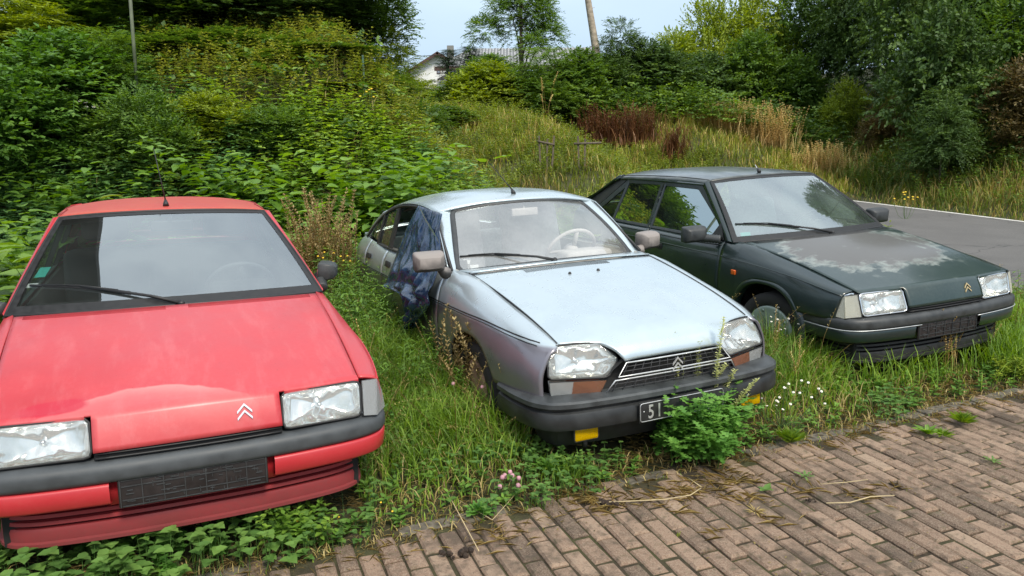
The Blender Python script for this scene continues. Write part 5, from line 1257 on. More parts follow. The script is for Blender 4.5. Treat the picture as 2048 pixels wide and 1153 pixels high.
# right bank
place('bush_feather', 1245, 27, 38, Mg_dark, 'dark bush with a wispy shoot standing above its top', 'bush', GR, 'bush', .95, .2)
place('bush_dense', 1300, 27.5, 88, Mg_dark, 'broad dark green bush above the rust red seed heads', 'bush', GR, 'bush', 1.15, .9)
place('bush_loose', 1350, 30, 70, Mg_yel, 'yellow green bush behind the broad dark green bush', 'bush', GR, 'bush', 1.1, 2.9)
place('bush_loose', 1415, 31, 4, Mg_yel, 'tall sunlit yellow green bush beside the patch of sky', 'bush', GR, 'bush', 1.2, 1.9)
place('bush_dense', 1405, 28.5, 112, Mg_dark, 'dark bush below the tall sunlit yellow green bush', 'bush', GR, 'bush', 1.1, 3.9)
place('bush_loose', 1500, 31, -20, Mg_yel, 'yellow green bush at the top edge right of the sky', 'bush', GR, 'bush', 1.35, 5)
place('bush_oval', 1500, 28.5, 85, Mg_mid, 'mid green bush above the beige dry plants', 'bush', GR, 'bush', 1.3, .3)
place('bush_loose', 1590, 31, -30, Mg_mid, 'green bush at the top edge left of the darkest tree', 'bush', GR, 'bush', 1.3, .3)
place('bush_dense', 1585, 28.5, 120, Mg_mid, 'mid green bush standing behind the dark green car roof', 'bush', GR, 'bush', 1.0, 2.2)
place('tree_large', 1700, 29, -190, Mg_dark, 'very dark tree reaching the top edge right of the yellow green bushes', 'tree', GR, 'broadleaf_tree', .62, 1)
place('bush_loose', 1690, 26.5, 165, Mg_yel, 'small straw coloured bush in front of the very dark tree', 'bush', GR, 'bush', .6, 1)
place('tree_large', 1850, 24, -330, Mg_dark, 'tallest dark tree on the right bank', 'tree', GR, 'broadleaf_tree', .75, 2.7)
place('bush_dense', 1865, 20, 25, Mg_dark, 'dark low hanging bush nearest the road', 'bush', GR, 'bush', 1.0, 1.2)
place('bush_feather', 1880, 18.8, 175, Mg_dark, 'dark feathery shrub at the foot of the dark low hanging bush', 'bush', GR, 'bush', .85, 4.2)
place('bush_loose', 1985, 22, -60, Mg_mid, 'brighter green bush in the top right corner', 'bush', GR, 'bush', 1.2, 3.1)
place('bush_loose', 2050, 18.6, 120, Mg_brown, 'brown dead bush at the right edge of the view', 'bush', GR, 'bush', .8, 5.5)
place('bush_loose', 1760, 24, 215, Mg_brown, 'half dead brown bush left of the dark low hanging bush', 'bush', GR, 'bush', .55, 2.5)
place('bush_oval', 1640, 27.5, 215, Mg_mid, 'low green bush above the beige dry plants', 'bush', GR, 'bush', .9, 2.5)
for x_, y_, hh_, lb in ((19.0, 21.0, 17.0, 'tall dark roadside tree right of the view, the taller one'), (25.5, 22.5, 12.0, 'dark roadside tree right of the view, the shorter one')):
    t_ = place('tree_large', 1024, y_, 0, Mg_dark, lb, 'tree', 'roadside trees right of the view', 'broadleaf_tree', 1.3, x_, x=x_); t_.scale = (1.45, 1.45, hh_/6.5)
# bare pale trunk
def bare():
    Y = 27; x0 = xat(1207, Y); z0 = float(H(x0, Y)); xt = xat(1178, Y, 6.6); r_ = empty('dead_tree', (x0, Y, z0)); tag(r_, 'bare pale dead trunk leaning left with broken twigs', 'tree')
    T = lambda t: Vector(((xt-x0)*t*1.0+.05*math.sin(t*5), 0, (7.2-z0)*t)); mb = MB(); mb.tube([T(t) for t in lin(0, 1.0, 9)], [.16-.07*t for t in lin(0, 1, 9)], 10); mb.build('trunk', M_birch, r_, )
    r2 = random.Random(5); mb = MB()
    for i in range(16):
        a = T(r2.uniform(.25, 1)); s_ = r2.choice((-1, 1)); l = r2.uniform(.06, .22); mb.tube([a, a+Vector((s_*l, r2.uniform(-.1, .1), l*.4))], [.014, .006], 5)
    a = T(.90); mb.tube([a, a+Vector((-.35, 0, .02)), a+Vector((-.75, 0, .04)), a+Vector((-1.0, 0, .14))], [.04, .03, .02, .01], 6); mb.tube([a+Vector((-.3, 0, .02)), a+Vector((-.45, .1, -.25))], [.02, .006], 5); mb.build('branch', M_birch, r_)
bare()
# ------------------------------------------------------------------ buildings
def buildings():
    M_wall = simple('white_render', (.88, .87, .83), .9, var=.05, scale=3); M_verge = simple('brown_barge_board', (.09, .045, .04), .7); M_tile = simple('dark_roof_tiles', (.085, .08, .08), .7, var=.3, scale=4)
    M_pane = simple('window_pane', (.25, .28, .33), .15, var=.1); M_stone = simple('chimney_render', (.22, .22, .20), .9, var=.3)
    Y = 120; cx = xat(882, Y, 12.); za = ztop(882, 108, Y); r_ = empty('house', (cx, Y, 8)); tag(r_, 'white gabled house with brown barge boards beyond the hedge', 'house')
    h = za-8; w_ = 5.6; e = h-w_*.60; D = 9
    V = [(-w_, 0, -4), (w_, 0, -4), (w_, 0, e), (0, 0, h), (-w_, 0, e), (-w_, D, -4), (w_, D, -4), (w_, D, e), (0, D, h), (-w_, D, e)]
    mk('wall', V, [(0, 1, 2, 3, 4), (5, 9, 8, 7, 6), (0, 4, 9, 5), (1, 6, 7, 2)], M_wall, r_, smooth=False)
    mb = MB()
    for s_ in (-1, 1):
        a = math.atan(.60); L_ = w_/math.cos(a)+.7; c = Vector((s_*(w_/2+.2), D/2-.3, h-.60*(w_/2+.2)+.12)); mb.box(c, (L_, D+1.4, .18), Euler((0, s_*a, 0)).to_matrix())
    rf = mb.build('roof', M_tile, r_, smooth=False); mb = MB()
    for s_ in (-1, 1): a = math.atan(.60); mb.box((s_*(w_/2+.2), -1.02, h-.60*(w_/2+.2)+.02), (w_/math.cos(a)+.7, .08, .42), Euler((0, s_*a, 0)).to_matrix())
    mb.build('barge_board', M_verge, rf, smooth=False); MB().box((1.75, 2.2, h+.1), (1.0, .8, 2.6)).build('chimney', M_stone, rf, smooth=False)
    wd = MB().box((.05, -.05, h-2.45), (.56, .10, .95)).build('window', M_verge, r_, smooth=False); MB().box((.05, -.11, h-2.45), (.36, .04, .72)).build('pane', M_pane, wd, smooth=False)
    for k, xx in enumerate((-.6, 1.9, 3.1)):
        wd = MB().box((xx, -.05 if k < 1 else -.6, h-5.6), (.8, .10, 1.1)).build('window', M_verge, r_, smooth=False); MB().box((xx, -.11 if k < 1 else -.66, h-5.6), (.6, .04, .9)).build('pane', M_pane, wd, smooth=False)
    V = [(-.1, -.9, h-3.75), (5.2, -.9, h-3.3), (5.2, .2, h-2.75), (.9, .2, h-3.05)]; mk('porch_roof', V, [(0, 1, 2, 3)], M_tile, r_, smooth=False, solid=.2)
    MB().tube([(1.0, -.8, h-3.7), (1.1, -.7, h-4.6), (1.4, -.3, h-5.2), (1.4, -.2, h-7)], .09, 6).build('downpipe', M_stone, r_)
    MB().box((3.2, -.25, h-5.5), (4.6, .6, 3.6)).build('porch_wall', M_wall, r_, smooth=False)
    # long low building with a grey corrugated roof
    Y = 75; r_ = empty('long_building', (xat(960, Y, 6), Y, 4)); tag(r_, 'long white building under a light grey corrugated roof behind the hedge', 'building')
    x1 = xat(1185, Y, 6)-r_.location.x; xa = xat(1062, Y, 6)-r_.location.x
    def corr():
        m, n, o = newmat('corrugated_sheets'); p = N(n, 'ShaderNodeBsdfPrincipled', Roughness=.7); t = n.nodes.new('ShaderNodeTexCoord'); wv = N(n, 'ShaderNodeTexWave', Scale=1.1); wv.bands_direction = 'X'; L(n, t.outputs['Object'], wv.inputs[0])
        w2 = N(n, 'ShaderNodeTexWave', Scale=.30); w2.bands_direction = 'Y'; L(n, t.outputs['Object'], w2.inputs[0])
        c = ramp(n, wv.outputs['Fac'], [(.30, (.13, .13, .13)), (.65, (.33, .33, .32))]); c = mixc(n, ramp(n, w2.outputs['Fac'], [(.0, (.8,)*3), (.2, (0, 0, 0))]), c, (.12, .12, .12)); L(n, c, p.inputs['Base Color']); L(n, p.outputs[0], o.inputs[0]); return m
    zr_ = ztop(1100, 96, Y)-4; ze = ztop(1000, 134, Y-9)-4
    V, F = gridf(lambda a, b: (a+(-5.5+3.4*0)*(1-b)*0-(1-b)*0, -9*(1-b)+0, ze+(zr_-ze)*b), lin(-3.2, x1, 60), lin(0, 1, 4)); V = [(x+(2.6*(1-(-y/9)) if x < 0 else 0), y, z+.05*math.sin(i*.9)) for i, (x, y, z) in enumerate(V)]
    rf = mk('roof', V, F, corr(), r_, smooth=False, solid=.15)
    MB().box(((x1-3.2)/2+.3, -8.3, ze/2-1.6), (x1+2.2, .3, ze+2.6)).build('wall', M_wall, r_, smooth=False)
    MB().box(((x1-3.2)/2, -9.0, ze-.10), (x1+3.2, .12, .34)).build('eaves_board', M_verge, r_, smooth=False)
    wr = MB(); P0 = Vector((xat(820, 110, 12), 110, ztop(820, 107, 110))); P1 = Vector((cx-.3, 119, ztop(876, 111, 119))); wr.tube([P0, P0.lerp(P1, .5)-Vector((0, 0, .25)), P1], .05, 4); o = wr.build('overhead_wire', M_trim); tag(o, 'thin dark wire running left from the white house gable', 'wire')
buildings()
# ------------------------------------------------------------------ poles and stakes
M_pole = simple('green_painted_pole', (.12, .14, .085), .7, var=.3, scale=10); M_pole2 = simple('dark_green_stake', (.035, .085, .055), .6, var=.3, scale=10)
def pole(u0, v0, u1, v1, Y, r, m, label, name='pole'):
    zb = ztop(u1, v1, Y)-.5; xb = xat(u1, Y, zb); zt = ztop(u0, v0, Y); xt = xat(u0, Y, zt); mb = MB(); mb.tube([(0, 0, 0), ((xt-xb), 0, (zt-zb))], r, 8); mb.lathe([(0, .012), (r*1.2, .008), (r*1.2, -.02)], ((xt-xb), 0, zt-zb), (0, 0, 1), 10)
    o = mb.build(name, m); o.location = (xb, Y, zb); tag(o, label, 'pole')
pole(264, -60, 281, 140, 11.2, .024, M_pole, 'thin upright green pole standing on the left bank')
pole(731, 112, 738, 232, 12.5, .016, M_pole2, 'thin dark green stake on the right shoulder of the left bank', 'stake')
def rail_fence():
    M_w = simple('weathered_wood', (.13, .105, .075), .95, var=.4, scale=20); Y = 15.5; r_ = None
    for (us, ur, lab) in (((1083, 1097, 1108), (1078, 1112, 283, 290), 'short broken piece of wooden fence in the meadow, left piece'), ((1160, 1172), (1150, 1204, 288, 286), 'low broken piece of wooden fence in the meadow, right piece')):
        zb = float(H(xat(us[0], Y), Y)); r_ = empty('broken_fence', (xat(us[0], Y), Y, zb)); tag(r_, lab, 'fence', 'pieces of broken fence in the meadow')
        for i, u in enumerate(us):
            x = xat(u, Y)-r_.location.x; zt = ztop(u, 272+6*(i % 2), Y)-zb; MB().box((x, 0, zt/2-.1), (.035, .035, zt+.2), Euler((0, R(-2+3*i), 0)).to_matrix()).build('post', M_w, r_, smooth=False)
        xa, xb = xat(ur[0], Y)-r_.location.x, xat(ur[1], Y)-r_.location.x; za, zc_ = ztop(ur[0], ur[2], Y)-zb, ztop(ur[1], ur[3], Y)-zb
        MB().tube([(xa, -.03, za), (xb, -.03, zc_)], .022, 5).build('rail', M_w, r_)
rail_fence()
# dark roof overhead to the left; unseen, added for the red windscreen's dark reflection
def added_canopy():
    m = simple('added_roof_dark_underside', (.022, .021, .020), .9, var=.3, scale=3); r_ = empty('added_reflection_roof', (-3.34, 4.6, 0)); tag(r_, 'dark flat carport roof unseen left of the cars, added to be mirrored in the red car windscreen', 'prop')
    V = []
    mb = MB(); pts = [(.10, -1.4), (.06, -.6), (-.10, 0), (-.26, .5), (-.36, .95), (-.44, 1.4), (-.60, 2.4)]; P = smooth_line([(x, y, 0) for x, y in pts], 5); n_ = len(P)
    V = [(p[0], p[1], 4.45) for p in P]+[(-4.2, p[1], 4.6) for p in P]+[(p[0], p[1], 4.62) for p in P]+[(-4.2, p[1], 4.77) for p in P]; F = []
    for i in range(n_-1): F += [(i, i+1, n_+i+1, n_+i), (2*n_+i, 3*n_+i, 3*n_+i+1, 2*n_+i+1), (i, 2*n_+i, 2*n_+i+1, i+1)]
    mk('added_roof_boards', V, F, m, r_, smooth=False)
    for y in (-1.2, 2.2): MB().box((-4.0, y, 2.3), (.14, .14, 4.6)).build('post', M_bark, r_, smooth=False)
added_canopy()
def joint_litter():
    r2 = np.random.default_rng(5); n = 7000; x = r2.uniform(-.9, 5, n); y = r2.uniform(1.9, 5, n); k = (kerb_d(x, y) < 0); x, y = x[k], y[k]; n = len(x); cl = np.sin(x*3.1+1)*np.sin(y*4.3)+r2.normal(0, .5, n) > .35; x, y = x[cl], y[cl]; n = len(x); az = r2.uniform(0, 6.28, n)
    sp = Soup(); Lh = r2.uniform(.004, .016, n); sp.tmpl(np.stack([x, y, np.full(n, .006)], 1), np.stack([np.cos(az), np.sin(az), r2.uniform(0, .5, n)], 1), np.tile([0, 0, 1.], (n, 1)), Lh, Lh*.6, *T4, r2.random(n)); o = sp.obj('litter', Mg_brown); tag(o, kind='stuff')
    a = R(-69.5); ux = np.array([math.cos(a), math.sin(a)]); uy = np.array([-ux[1], ux[0]]); m = 1100; i = r2.integers(-40, 60, m); t = r2.uniform(-3.5, 4, m); P = KP[None]+ux[None]*t[:, None]+uy[None]*(i[:, None]+.5)*.085; k = (kerb_d(P[:, 0], P[:, 1]) < -.02) & (np.sin(P[:, 0]*2.3)+np.sin(P[:, 1]*3.7+1)+r2.normal(0, .7, m) > .8); P = P[k]; m = len(P)
    sp = Soup(); Q = np.repeat(P, 7, 0)+r2.normal(0, .006, (m*7, 2)); blades(sp, np.stack([Q[:, 0], Q[:, 1], np.full(m*7, -.006)], 1), r2.uniform(.006, .028, m*7), np.full(m*7, .0022), r2.uniform(.1, .8, m*7), r2); o = sp.obj('joint_moss_tufts', Mg_yel); tag(o, kind='stuff')
joint_litter()
# ------------------------------------------------------------------ ground cover nobody could count
def stuff(sp, name, mat): o = sp.obj(name, mat); tag(o, kind='stuff'); return o
def nse(x, y, s_=1.0, k=0): return np.sin(x*1.7*s_+k)*np.cos(y*1.3*s_+k*2)+.6*np.sin(x*3.9*s_-y*2.7*s_+k*3)
free = lambda x, y: (kerb_d(x, y) > 0) & ~undercar(x, y, -.06) & ~onroad(x, y, .1)
def verge():
    near = lambda x, y: free(x, y) & (y < 8.5) & (x < xn(y)-.05)
    g = Soup(); dgr = Soup()
    P = scatter(330000, -4.5, 7.6, 1.6, 8.6, near); n = len(P); x, y = P[:, 0], P[:, 1]; kd = kerb_d(x, y)
    lush = sst(kd/.9)*(.55+.45*sst((nse(x, y, 1.6)+.6)/1.6)); gap = (undercar(x, y, .9)).astype(float)
    h = (.04+.34*lush*(.55+.45*gap))*rng.uniform(.4, 1.4, n); keep = rng.random(n) < (.50+.5*lush)
    # keep the strips straight in front of the car noses low so that bumpers stay in view
    for c, a, fx, rx, hw in CARS:
        dx, dy = x-c[0], y-c[1]; u = dx*math.cos(a)+dy*math.sin(a); v = -dx*math.sin(a)+dy*math.cos(a); f = (u > fx-.1) & (u < fx+.9) & (abs(v) < hw+.1); h = np.where(f, h*.66, h)
    keep &= rng.random(n) < .9
    isd = rng.random(n) < (.13+.5*(1-lush)*sst(1-kd/.8)); k1 = keep & ~isd; k2 = keep & isd
    blades(g, P[k1], h[k1], rng.uniform(.0035, .0075, k1.sum()), rng.uniform(.15, .75, k1.sum()), rn=np.clip(.25+.35*(1-lush[k1])+.25*nse(x[k1], y[k1], 2.2)*.5+rng.uniform(-.2, .35, k1.sum()), 0, 1))
    blades(dgr, P[k2], h[k2]*.8+.03, rng.uniform(.003, .006, k2.sum()), rng.uniform(.4, .95, k2.sum()))
    # clumps of long bright grass
    for (cx, cy, rr, nb, hh) in [(xat(u, Y), Y, r_, n_, h_) for u, Y, r_, n_, h_ in ((1610, 5.15, .30, 2600, .26), (1700, 5.0, .26, 2200, .27), (1790, 5.15, .28, 2200, .25), (1870, 5.3, .26, 1900, .24), (1960, 5.3, .3, 2200, .30), (2030, 5.2, .3, 1800, .24), (1545, 5.5, .18, 1500, .30), (1560, 5.9, .2, 1400, .30), (2030, 5.9, .3, 1800, .3),
                                       (760, 4.9, .30, 2000, .40), (850, 5.0, .30, 1800, .36), (905, 4.3, .22, 1200, .30), (860, 3.9, .22, 900, .26), (800, 5.8, .35, 1800, .45), (740, 4.2, .2, 900, .3), (600, 3.05, .12, 500, .12), (1060, 3.75, .18, 500, .15), (1120, 3.5, .10, 350, .11))]:
        q = rng.normal(0, .5, (nb, 2))*rr; X, Yy = cx+q[:, 0], cy+q[:, 1]; ok = (kerb_d(X, Yy) > .03) & ~undercar(X, Yy, -.03); X, Yy = X[ok], Yy[ok]; m_ = len(X)
        if m_: blades(g, np.stack([X, Yy, H(X, Yy)-.01], 1), hh*rng.uniform(.5, 1.3, m_), rng.uniform(.004, .0085, m_), rng.uniform(.2, .8, m_), rn=np.clip(rng.normal(.66, .16, m_), 0, 1))
    stuff(g, 'grass', Mg_grass)
    # thatch lying flat over the kerb and the first bricks
    x = rng.uniform(-2.5, 6.2, 150000); y = rng.uniform(1.6, 6.5, 150000); kd = kerb_d(x, y); k = (kd < .45) & (kd > -.30) & inframe(x, y) & (rng.random(150000) < np.exp(-np.maximum(0, -kd)*18)*(.30+.5*sst(nse(x, y, 3.1)+.4))) & (x < xn(y)-.1); x, y = x[k], y[k]; n = len(x)
    P = np.stack([x, y, np.where(kerb_d(x, y) > 0, H(x, y)-.01, .004)], 1); az = rng.uniform(0, 6.28, n); Lh = rng.uniform(.015, .09, n)**1.0
    d = np.stack([np.cos(az), np.sin(az), rng.uniform(0, .25, n)], 1); dgr.tmpl(P, d, rvec(n)*.6+np.array([0, 0, 1.]), Lh, np.full(n, .0020), *T4, rng.random(n)**1.6*.8)
    for (u, v, nn, sc) in ((1390, 985, 60, .10), (1330, 1010, 40, .12), (1200, 1012, 70, .1), (1500, 1005, 30, .07), (1720, 1000, 22, .10), (1460, 965, 60, .1), (1000, 1075, 40, .1), (1620, 985, 22, .08), (1560, 1045, 12, .06), (1800, 980, 12, .06), (1450, 1068, 9, .05)):
        d_ = np.array(_fw)+np.array(_r2)*(u-1024)/1528.45-np.array(_u2)*(v-576.5)/1528.45; q = np.array([0, 0, 1.62])+d_*(-1.62/d_[2]); x = q[0]+rng.normal(0, sc*.6, nn); y = q[1]+rng.normal(0, sc*.45, nn); az = rng.uniform(-.5, 3.6, nn); Lh = rng.uniform(.03, .12, nn)
        dgr.tmpl(np.stack([x, y, np.full(nn, .008)], 1), np.stack([np.cos(az), np.sin(az), rng.uniform(0, .12, nn)], 1), rvec(nn)*.2+np.array([0, 0, 1.]), Lh, np.full(nn, .0022), *T4, rng.random(nn)*.8)
    P = scatter(2600, -2.5, 5.5, 2.6, 8.3, lambda x, y: near(x, y) & (kerb_d(x, y) > .5)); n = len(P)
    stems(dgr, P, rng.uniform(.15, .42, n)*(1+.5*undercar(P[:, 0], P[:, 1], .8)), rng.uniform(.2, .9, n), rng.uniform(0, 6.28, n), 6, 2, .012, .004, T4, upl=.9, start=.7, taper=.1)
    stuff(dgr, 'dry_grass', Mg_dry)
    # clover and small herbs along the kerb and under the bumpers
    c = Soup(); P = scatter(34000, -3.2, 6, 2.0, 6.5, lambda x, y: near(x, y) & (kerb_d(x, y) < 1.5) & (nse(x, y, 2.5, 1)+.9*(x < .9)+1.2*(x < -.6) > .95))
    n = len(P); hh = rng.uniform(.03, .12, n)*(1+.6*(P[:, 0] < -.9)); sz = rng.uniform(.012, .022, n)*(1+.7*(P[:, 0] < -.85)); rn = rng.random(n)*.6+.2; az0 = rng.uniform(0, 6.28, n); C = P+np.stack([0*hh, 0*hh, hh], 1)+rng.normal(0, .01, (n, 3))
    for q in range(3):
        a = az0+q*2.094; A = np.stack([np.cos(a), np.sin(a), np.full(n, .15)], 1); c.tmpl(C, A, np.array([0, 0, 1.])+rvec(n)*.25, sz*1.25, sz*1.1, *THEART, np.clip(rn+rng.uniform(-.1, .1, n), 0, 1))
    c.raw(np.stack([P-[.001, 0, 0], P+[.001, 0, 0], C+[.001, 0, 0], C-[.001, 0, 0]], 1).reshape(-1, 3), [(0, 1, 2, 3)], n, 4, np.full(n, .3))
    stuff(c, 'clover', Mg_clov)
    # broad leaved weeds scattered in the grass
    w_ = Soup(); P = scatter(4200, -3.2, 6, 2.4, 8.5, lambda x, y: near(x, y) & (kerb_d(x, y) > .1)); n = len(P); kd = kerb_d(P[:, 0], P[:, 1]); hh = .06+.22*sst(kd/1.4)*rng.uniform(.4, 1.2, n)
    stems(w_, P, hh, rng.uniform(.1, .5, n), rng.uniform(0, 6.28, n), 5, 2, .055, .028, TLANCE, upl=.45); stuff(w_, 'verge_weeds', Mg_nettle)
    lg = Soup(); P = scatter(60000, -1.6, 3.2, 3.2, 7.5, lambda x, y: near(x, y) & undercar(x, y, 1.0) & (kerb_d(x, y) > .55)); P = P[:9000]; n = len(P); kd = kerb_d(P[:, 0], P[:, 1])
    blades(lg, P, (.22+.34*sst((kd-.5)/1.6)*(P[:, 0] < .9))*rng.uniform(.6, 1.3, n), rng.uniform(.004, .008, n), rng.uniform(.45, 1.0, n), rn=np.clip(rng.normal(.35, .25, n), 0, 1)); stuff(lg, 'long_grass', Mg_grass)
    tw = Soup(); P = scatter(30000, -2.6, 4.6, 3.6, 8.8, lambda x, y: (x < xn(y)) & undercar(x, y, .55) & ~undercar(x, y, .02) & (kerb_d(x, y) > 1.15)); P = P[:2600]; n = len(P); back = sst((P[:, 1]-4.3)/1.3)*(P[:, 0] < .7)-.35*(P[:, 0] > 1.4)
    stems(tw, P, rng.uniform(.16, .42, n)*(1+.85*back), rng.uniform(.1, .5, n), rng.uniform(0, 6.28, n), 9, 2, .065, .018, TLANCE, upl=.5); stuff(tw, 'gap_weeds', leafmat('gap_weed_leaves', (.030, .065, .018), (.065, .13, .028), (.14, .24, .05), .35))
verge()
def bank():
    zone = lambda x, y: (x < -.2-.20*(y-12)) & (y > 6.9) & ~undercar(x, y, .1) & (kerb_d(x, y) > 3)
    a = Soup(); P = scatter(11000, -13, .8, 6.9, 17.5, lambda x, y: zone(x, y)); n = len(P); x, y = P[:, 0], P[:, 1]
    u = 1024+1528*x/y; q = nse(x, y, .8); dark = (u < 330) & (y < 12.5) | (q < -.6)
    yel = (y > 11.5) & (u > 330) | (q > .9) & (y > 10)
    k1 = dark & ~yel; k2 = ~dark & ~yel; k3 = yel; n1, n2, n3 = k1.sum(), k2.sum(), k3.sum()
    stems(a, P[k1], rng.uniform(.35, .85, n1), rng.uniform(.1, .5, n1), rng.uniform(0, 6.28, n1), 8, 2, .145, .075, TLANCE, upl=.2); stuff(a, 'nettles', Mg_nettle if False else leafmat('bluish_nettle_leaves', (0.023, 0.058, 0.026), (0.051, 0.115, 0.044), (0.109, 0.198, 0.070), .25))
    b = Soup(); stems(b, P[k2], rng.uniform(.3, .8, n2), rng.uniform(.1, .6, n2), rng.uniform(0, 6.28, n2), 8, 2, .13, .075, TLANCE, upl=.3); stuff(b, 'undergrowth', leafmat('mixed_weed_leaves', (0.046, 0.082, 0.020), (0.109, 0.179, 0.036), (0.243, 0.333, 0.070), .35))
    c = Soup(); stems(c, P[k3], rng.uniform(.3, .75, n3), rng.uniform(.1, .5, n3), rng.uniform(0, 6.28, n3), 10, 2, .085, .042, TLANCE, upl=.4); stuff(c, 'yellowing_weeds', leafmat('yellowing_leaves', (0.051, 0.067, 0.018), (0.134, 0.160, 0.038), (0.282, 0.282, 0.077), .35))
    d = Soup(); P = scatter(2200, -12, 0, 9, 17, lambda x, y: zone(x, y) & (nse(x, y, 1.1, 2) > .15)); n = len(P); stems(d, P, rng.uniform(.2, .7, n), rng.uniform(.2, .8, n), rng.uniform(0, 6.28, n), 6, 2, .05, .022, T4, upl=.4); stuff(d, 'dead_undergrowth', Mg_brown)
    e = Soup(); P = scatter(3500, -12, 1, 8, 17.5, zone); n = len(P); blades(e, P, rng.uniform(.15, .65, n), rng.uniform(.006, .013, n), rng.uniform(.3, .9, n)); stuff(e, 'bank_grass', Mg_dry)
    # bramble leaves spread flat over the slope
    f = Soup(); P = scatter(4500, -12, .5, 8.5, 17.5, zone); n = len(P); C = P+[0, 0, .18]+rng.normal(0, .12, (n, 3)); D = rvec(n); D[:, 2] = abs(D[:, 2])*.5+.2; twigs(f, C, D, rng.uniform(.2, .5, n), 8, .10, .07, T4, rng.random(n), droop=.5); stuff(f, 'brambles', Mg_mid)
bank()
def meadow():
    zone = lambda x, y: (x > -1.7-.10*(y-9)) & (y > 7.0) & (x < xn(y)-.15) & ~undercar(x, y, .05) & ~((x > 2.0+(8.4-y)*.35) & (y < 12.5))
    beyond = lambda x, y: ~onroad(x, y, .1) & (y < 30)
    g = Soup(); P = scatter(72000, -4, 9, 8.2, 33, lambda x, y: zone(x, y) | ((x > -3) & (y > 20) & (x < xf(y)+1.5))); n = len(P); x, y = P[:, 0], P[:, 1]; q = nse(x, y, .7, 1)
    dry = rng.random(n) < .24+.15*q; h = rng.uniform(.12, .48, n)*(.8+.2*q)*np.where(y < 12, .8, 1.); wd = .004+.0007*y
    k = ~dry; blades(g, P[k], h[k], (wd*rng.uniform(.8, 1.5, n))[k], rng.uniform(.15, .7, k.sum()), rn=np.clip(.45+.2*q[k]+rng.uniform(-.35, .35, k.sum()), 0, 1)); stuff(g, 'meadow_grass', leafmat('meadow_grass_blades', (.05, .07, .016), (.12, .145, .028), (.26, .28, .06), .35))
    d = Soup(); blades(d, P[dry], h[dry]*1.15, (wd*rng.uniform(.7, 1.3, n))[dry], rng.uniform(.1, .6, dry.sum())); stuff(d, 'dry_meadow_grass', leafmat('straw_coloured_blades', (.12, .085, .03), (.27, .20, .08), (.42, .34, .16), .3))
    # leafy bright weeds right behind the cars
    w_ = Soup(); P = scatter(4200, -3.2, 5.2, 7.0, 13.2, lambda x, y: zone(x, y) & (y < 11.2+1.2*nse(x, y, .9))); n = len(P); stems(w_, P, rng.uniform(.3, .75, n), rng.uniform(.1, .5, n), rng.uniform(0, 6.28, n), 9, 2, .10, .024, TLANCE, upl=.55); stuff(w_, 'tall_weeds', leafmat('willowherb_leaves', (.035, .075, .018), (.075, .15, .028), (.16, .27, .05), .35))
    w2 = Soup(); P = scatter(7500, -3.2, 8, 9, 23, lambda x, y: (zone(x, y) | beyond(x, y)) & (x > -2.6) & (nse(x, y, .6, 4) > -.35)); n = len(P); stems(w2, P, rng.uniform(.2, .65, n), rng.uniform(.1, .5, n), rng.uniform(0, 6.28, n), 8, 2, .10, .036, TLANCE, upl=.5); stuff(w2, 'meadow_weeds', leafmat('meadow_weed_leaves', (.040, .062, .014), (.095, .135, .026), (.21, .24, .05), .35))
    hb = Soup(); P = scatter(9000, -4, 12, 24.5, 32, lambda x, y: (x < xf(y)+3) & (x > -1.2)); n = len(P); C = P+[0, 0, .45]+np.abs(rng.normal(0, .35, (n, 3)))*[.5, .5, 1]; D = rvec(n); D[:, 2] = abs(D[:, 2])*.5+.2; twigs(hb, C, D, rng.uniform(.3, .7, n), 8, .13, .075, T4, rng.random(n), droop=.4); stuff(hb, 'hedge_bottom', Mg_mid)
    # beyond the road
    z2 = lambda x, y: (x > xf(y)+.12) & (y < 29)
    g = Soup(); P = scatter(85000, 4, 24, 9, 29, z2); n = len(P); x, y = P[:, 0], P[:, 1]; q = nse(x, y, .6, 3); dd = x-xf(y); h = (.10+.42*sst((dd-.1)/1.3))*rng.uniform(.5, 1.25, n); wd = .004+.0006*y; dry = rng.random(n) < .30+.15*q
    k = ~dry; blades(g, P[k], h[k], (wd*rng.uniform(.8, 1.4, n))[k], rng.uniform(.2, .8, k.sum()), rn=np.clip(.40+.22*q[k]+rng.uniform(-.35, .35, k.sum()), 0, 1)); stuff(g, 'roadside_grass', leafmat('roadside_grass_blades', (.035, .050, .014), (.085, .115, .024), (.20, .23, .05), .35))
    d = Soup(); blades(d, P[dry], h[dry]*1.15, (wd*rng.uniform(.7, 1.2, n))[dry], rng.uniform(.2, .8, dry.sum())); stuff(d, 'dry_roadside_grass', leafmat('brown_straw_blades', (.09, .065, .025), (.21, .155, .065), (.36, .28, .13), .3))
    w_ = Soup(); P = scatter(9000, 4, 24, 10, 28, lambda x, y: z2(x, y) & (x > xf(y)+.8) & (nse(x, y, .7, 7) > -.5)); n = len(P); stems(w_, P, rng.uniform(.25, .8, n), rng.uniform(.1, .6, n), rng.uniform(0, 6.28, n), 8, 2, .10, .045, TLANCE, upl=.4); stuff(w_, 'roadside_weeds', Mg_mid)
    br = Soup(); P = scatter(5000, 6, 24, 12, 28, lambda x, y: z2(x, y) & (x > xf(y)+2.2)); n = len(P); C = P+[0, 0, .3]+rng.normal(0, .2, (n, 3)); D = rvec(n); D[:, 2] = abs(D[:, 2])*.5+.2; twigs(br, C, D, rng.uniform(.3, .7, n), 8, .11, .07, T4, rng.random(n), droop=.5); stuff(br, 'roadside_brambles', Mg_dark)
meadow()
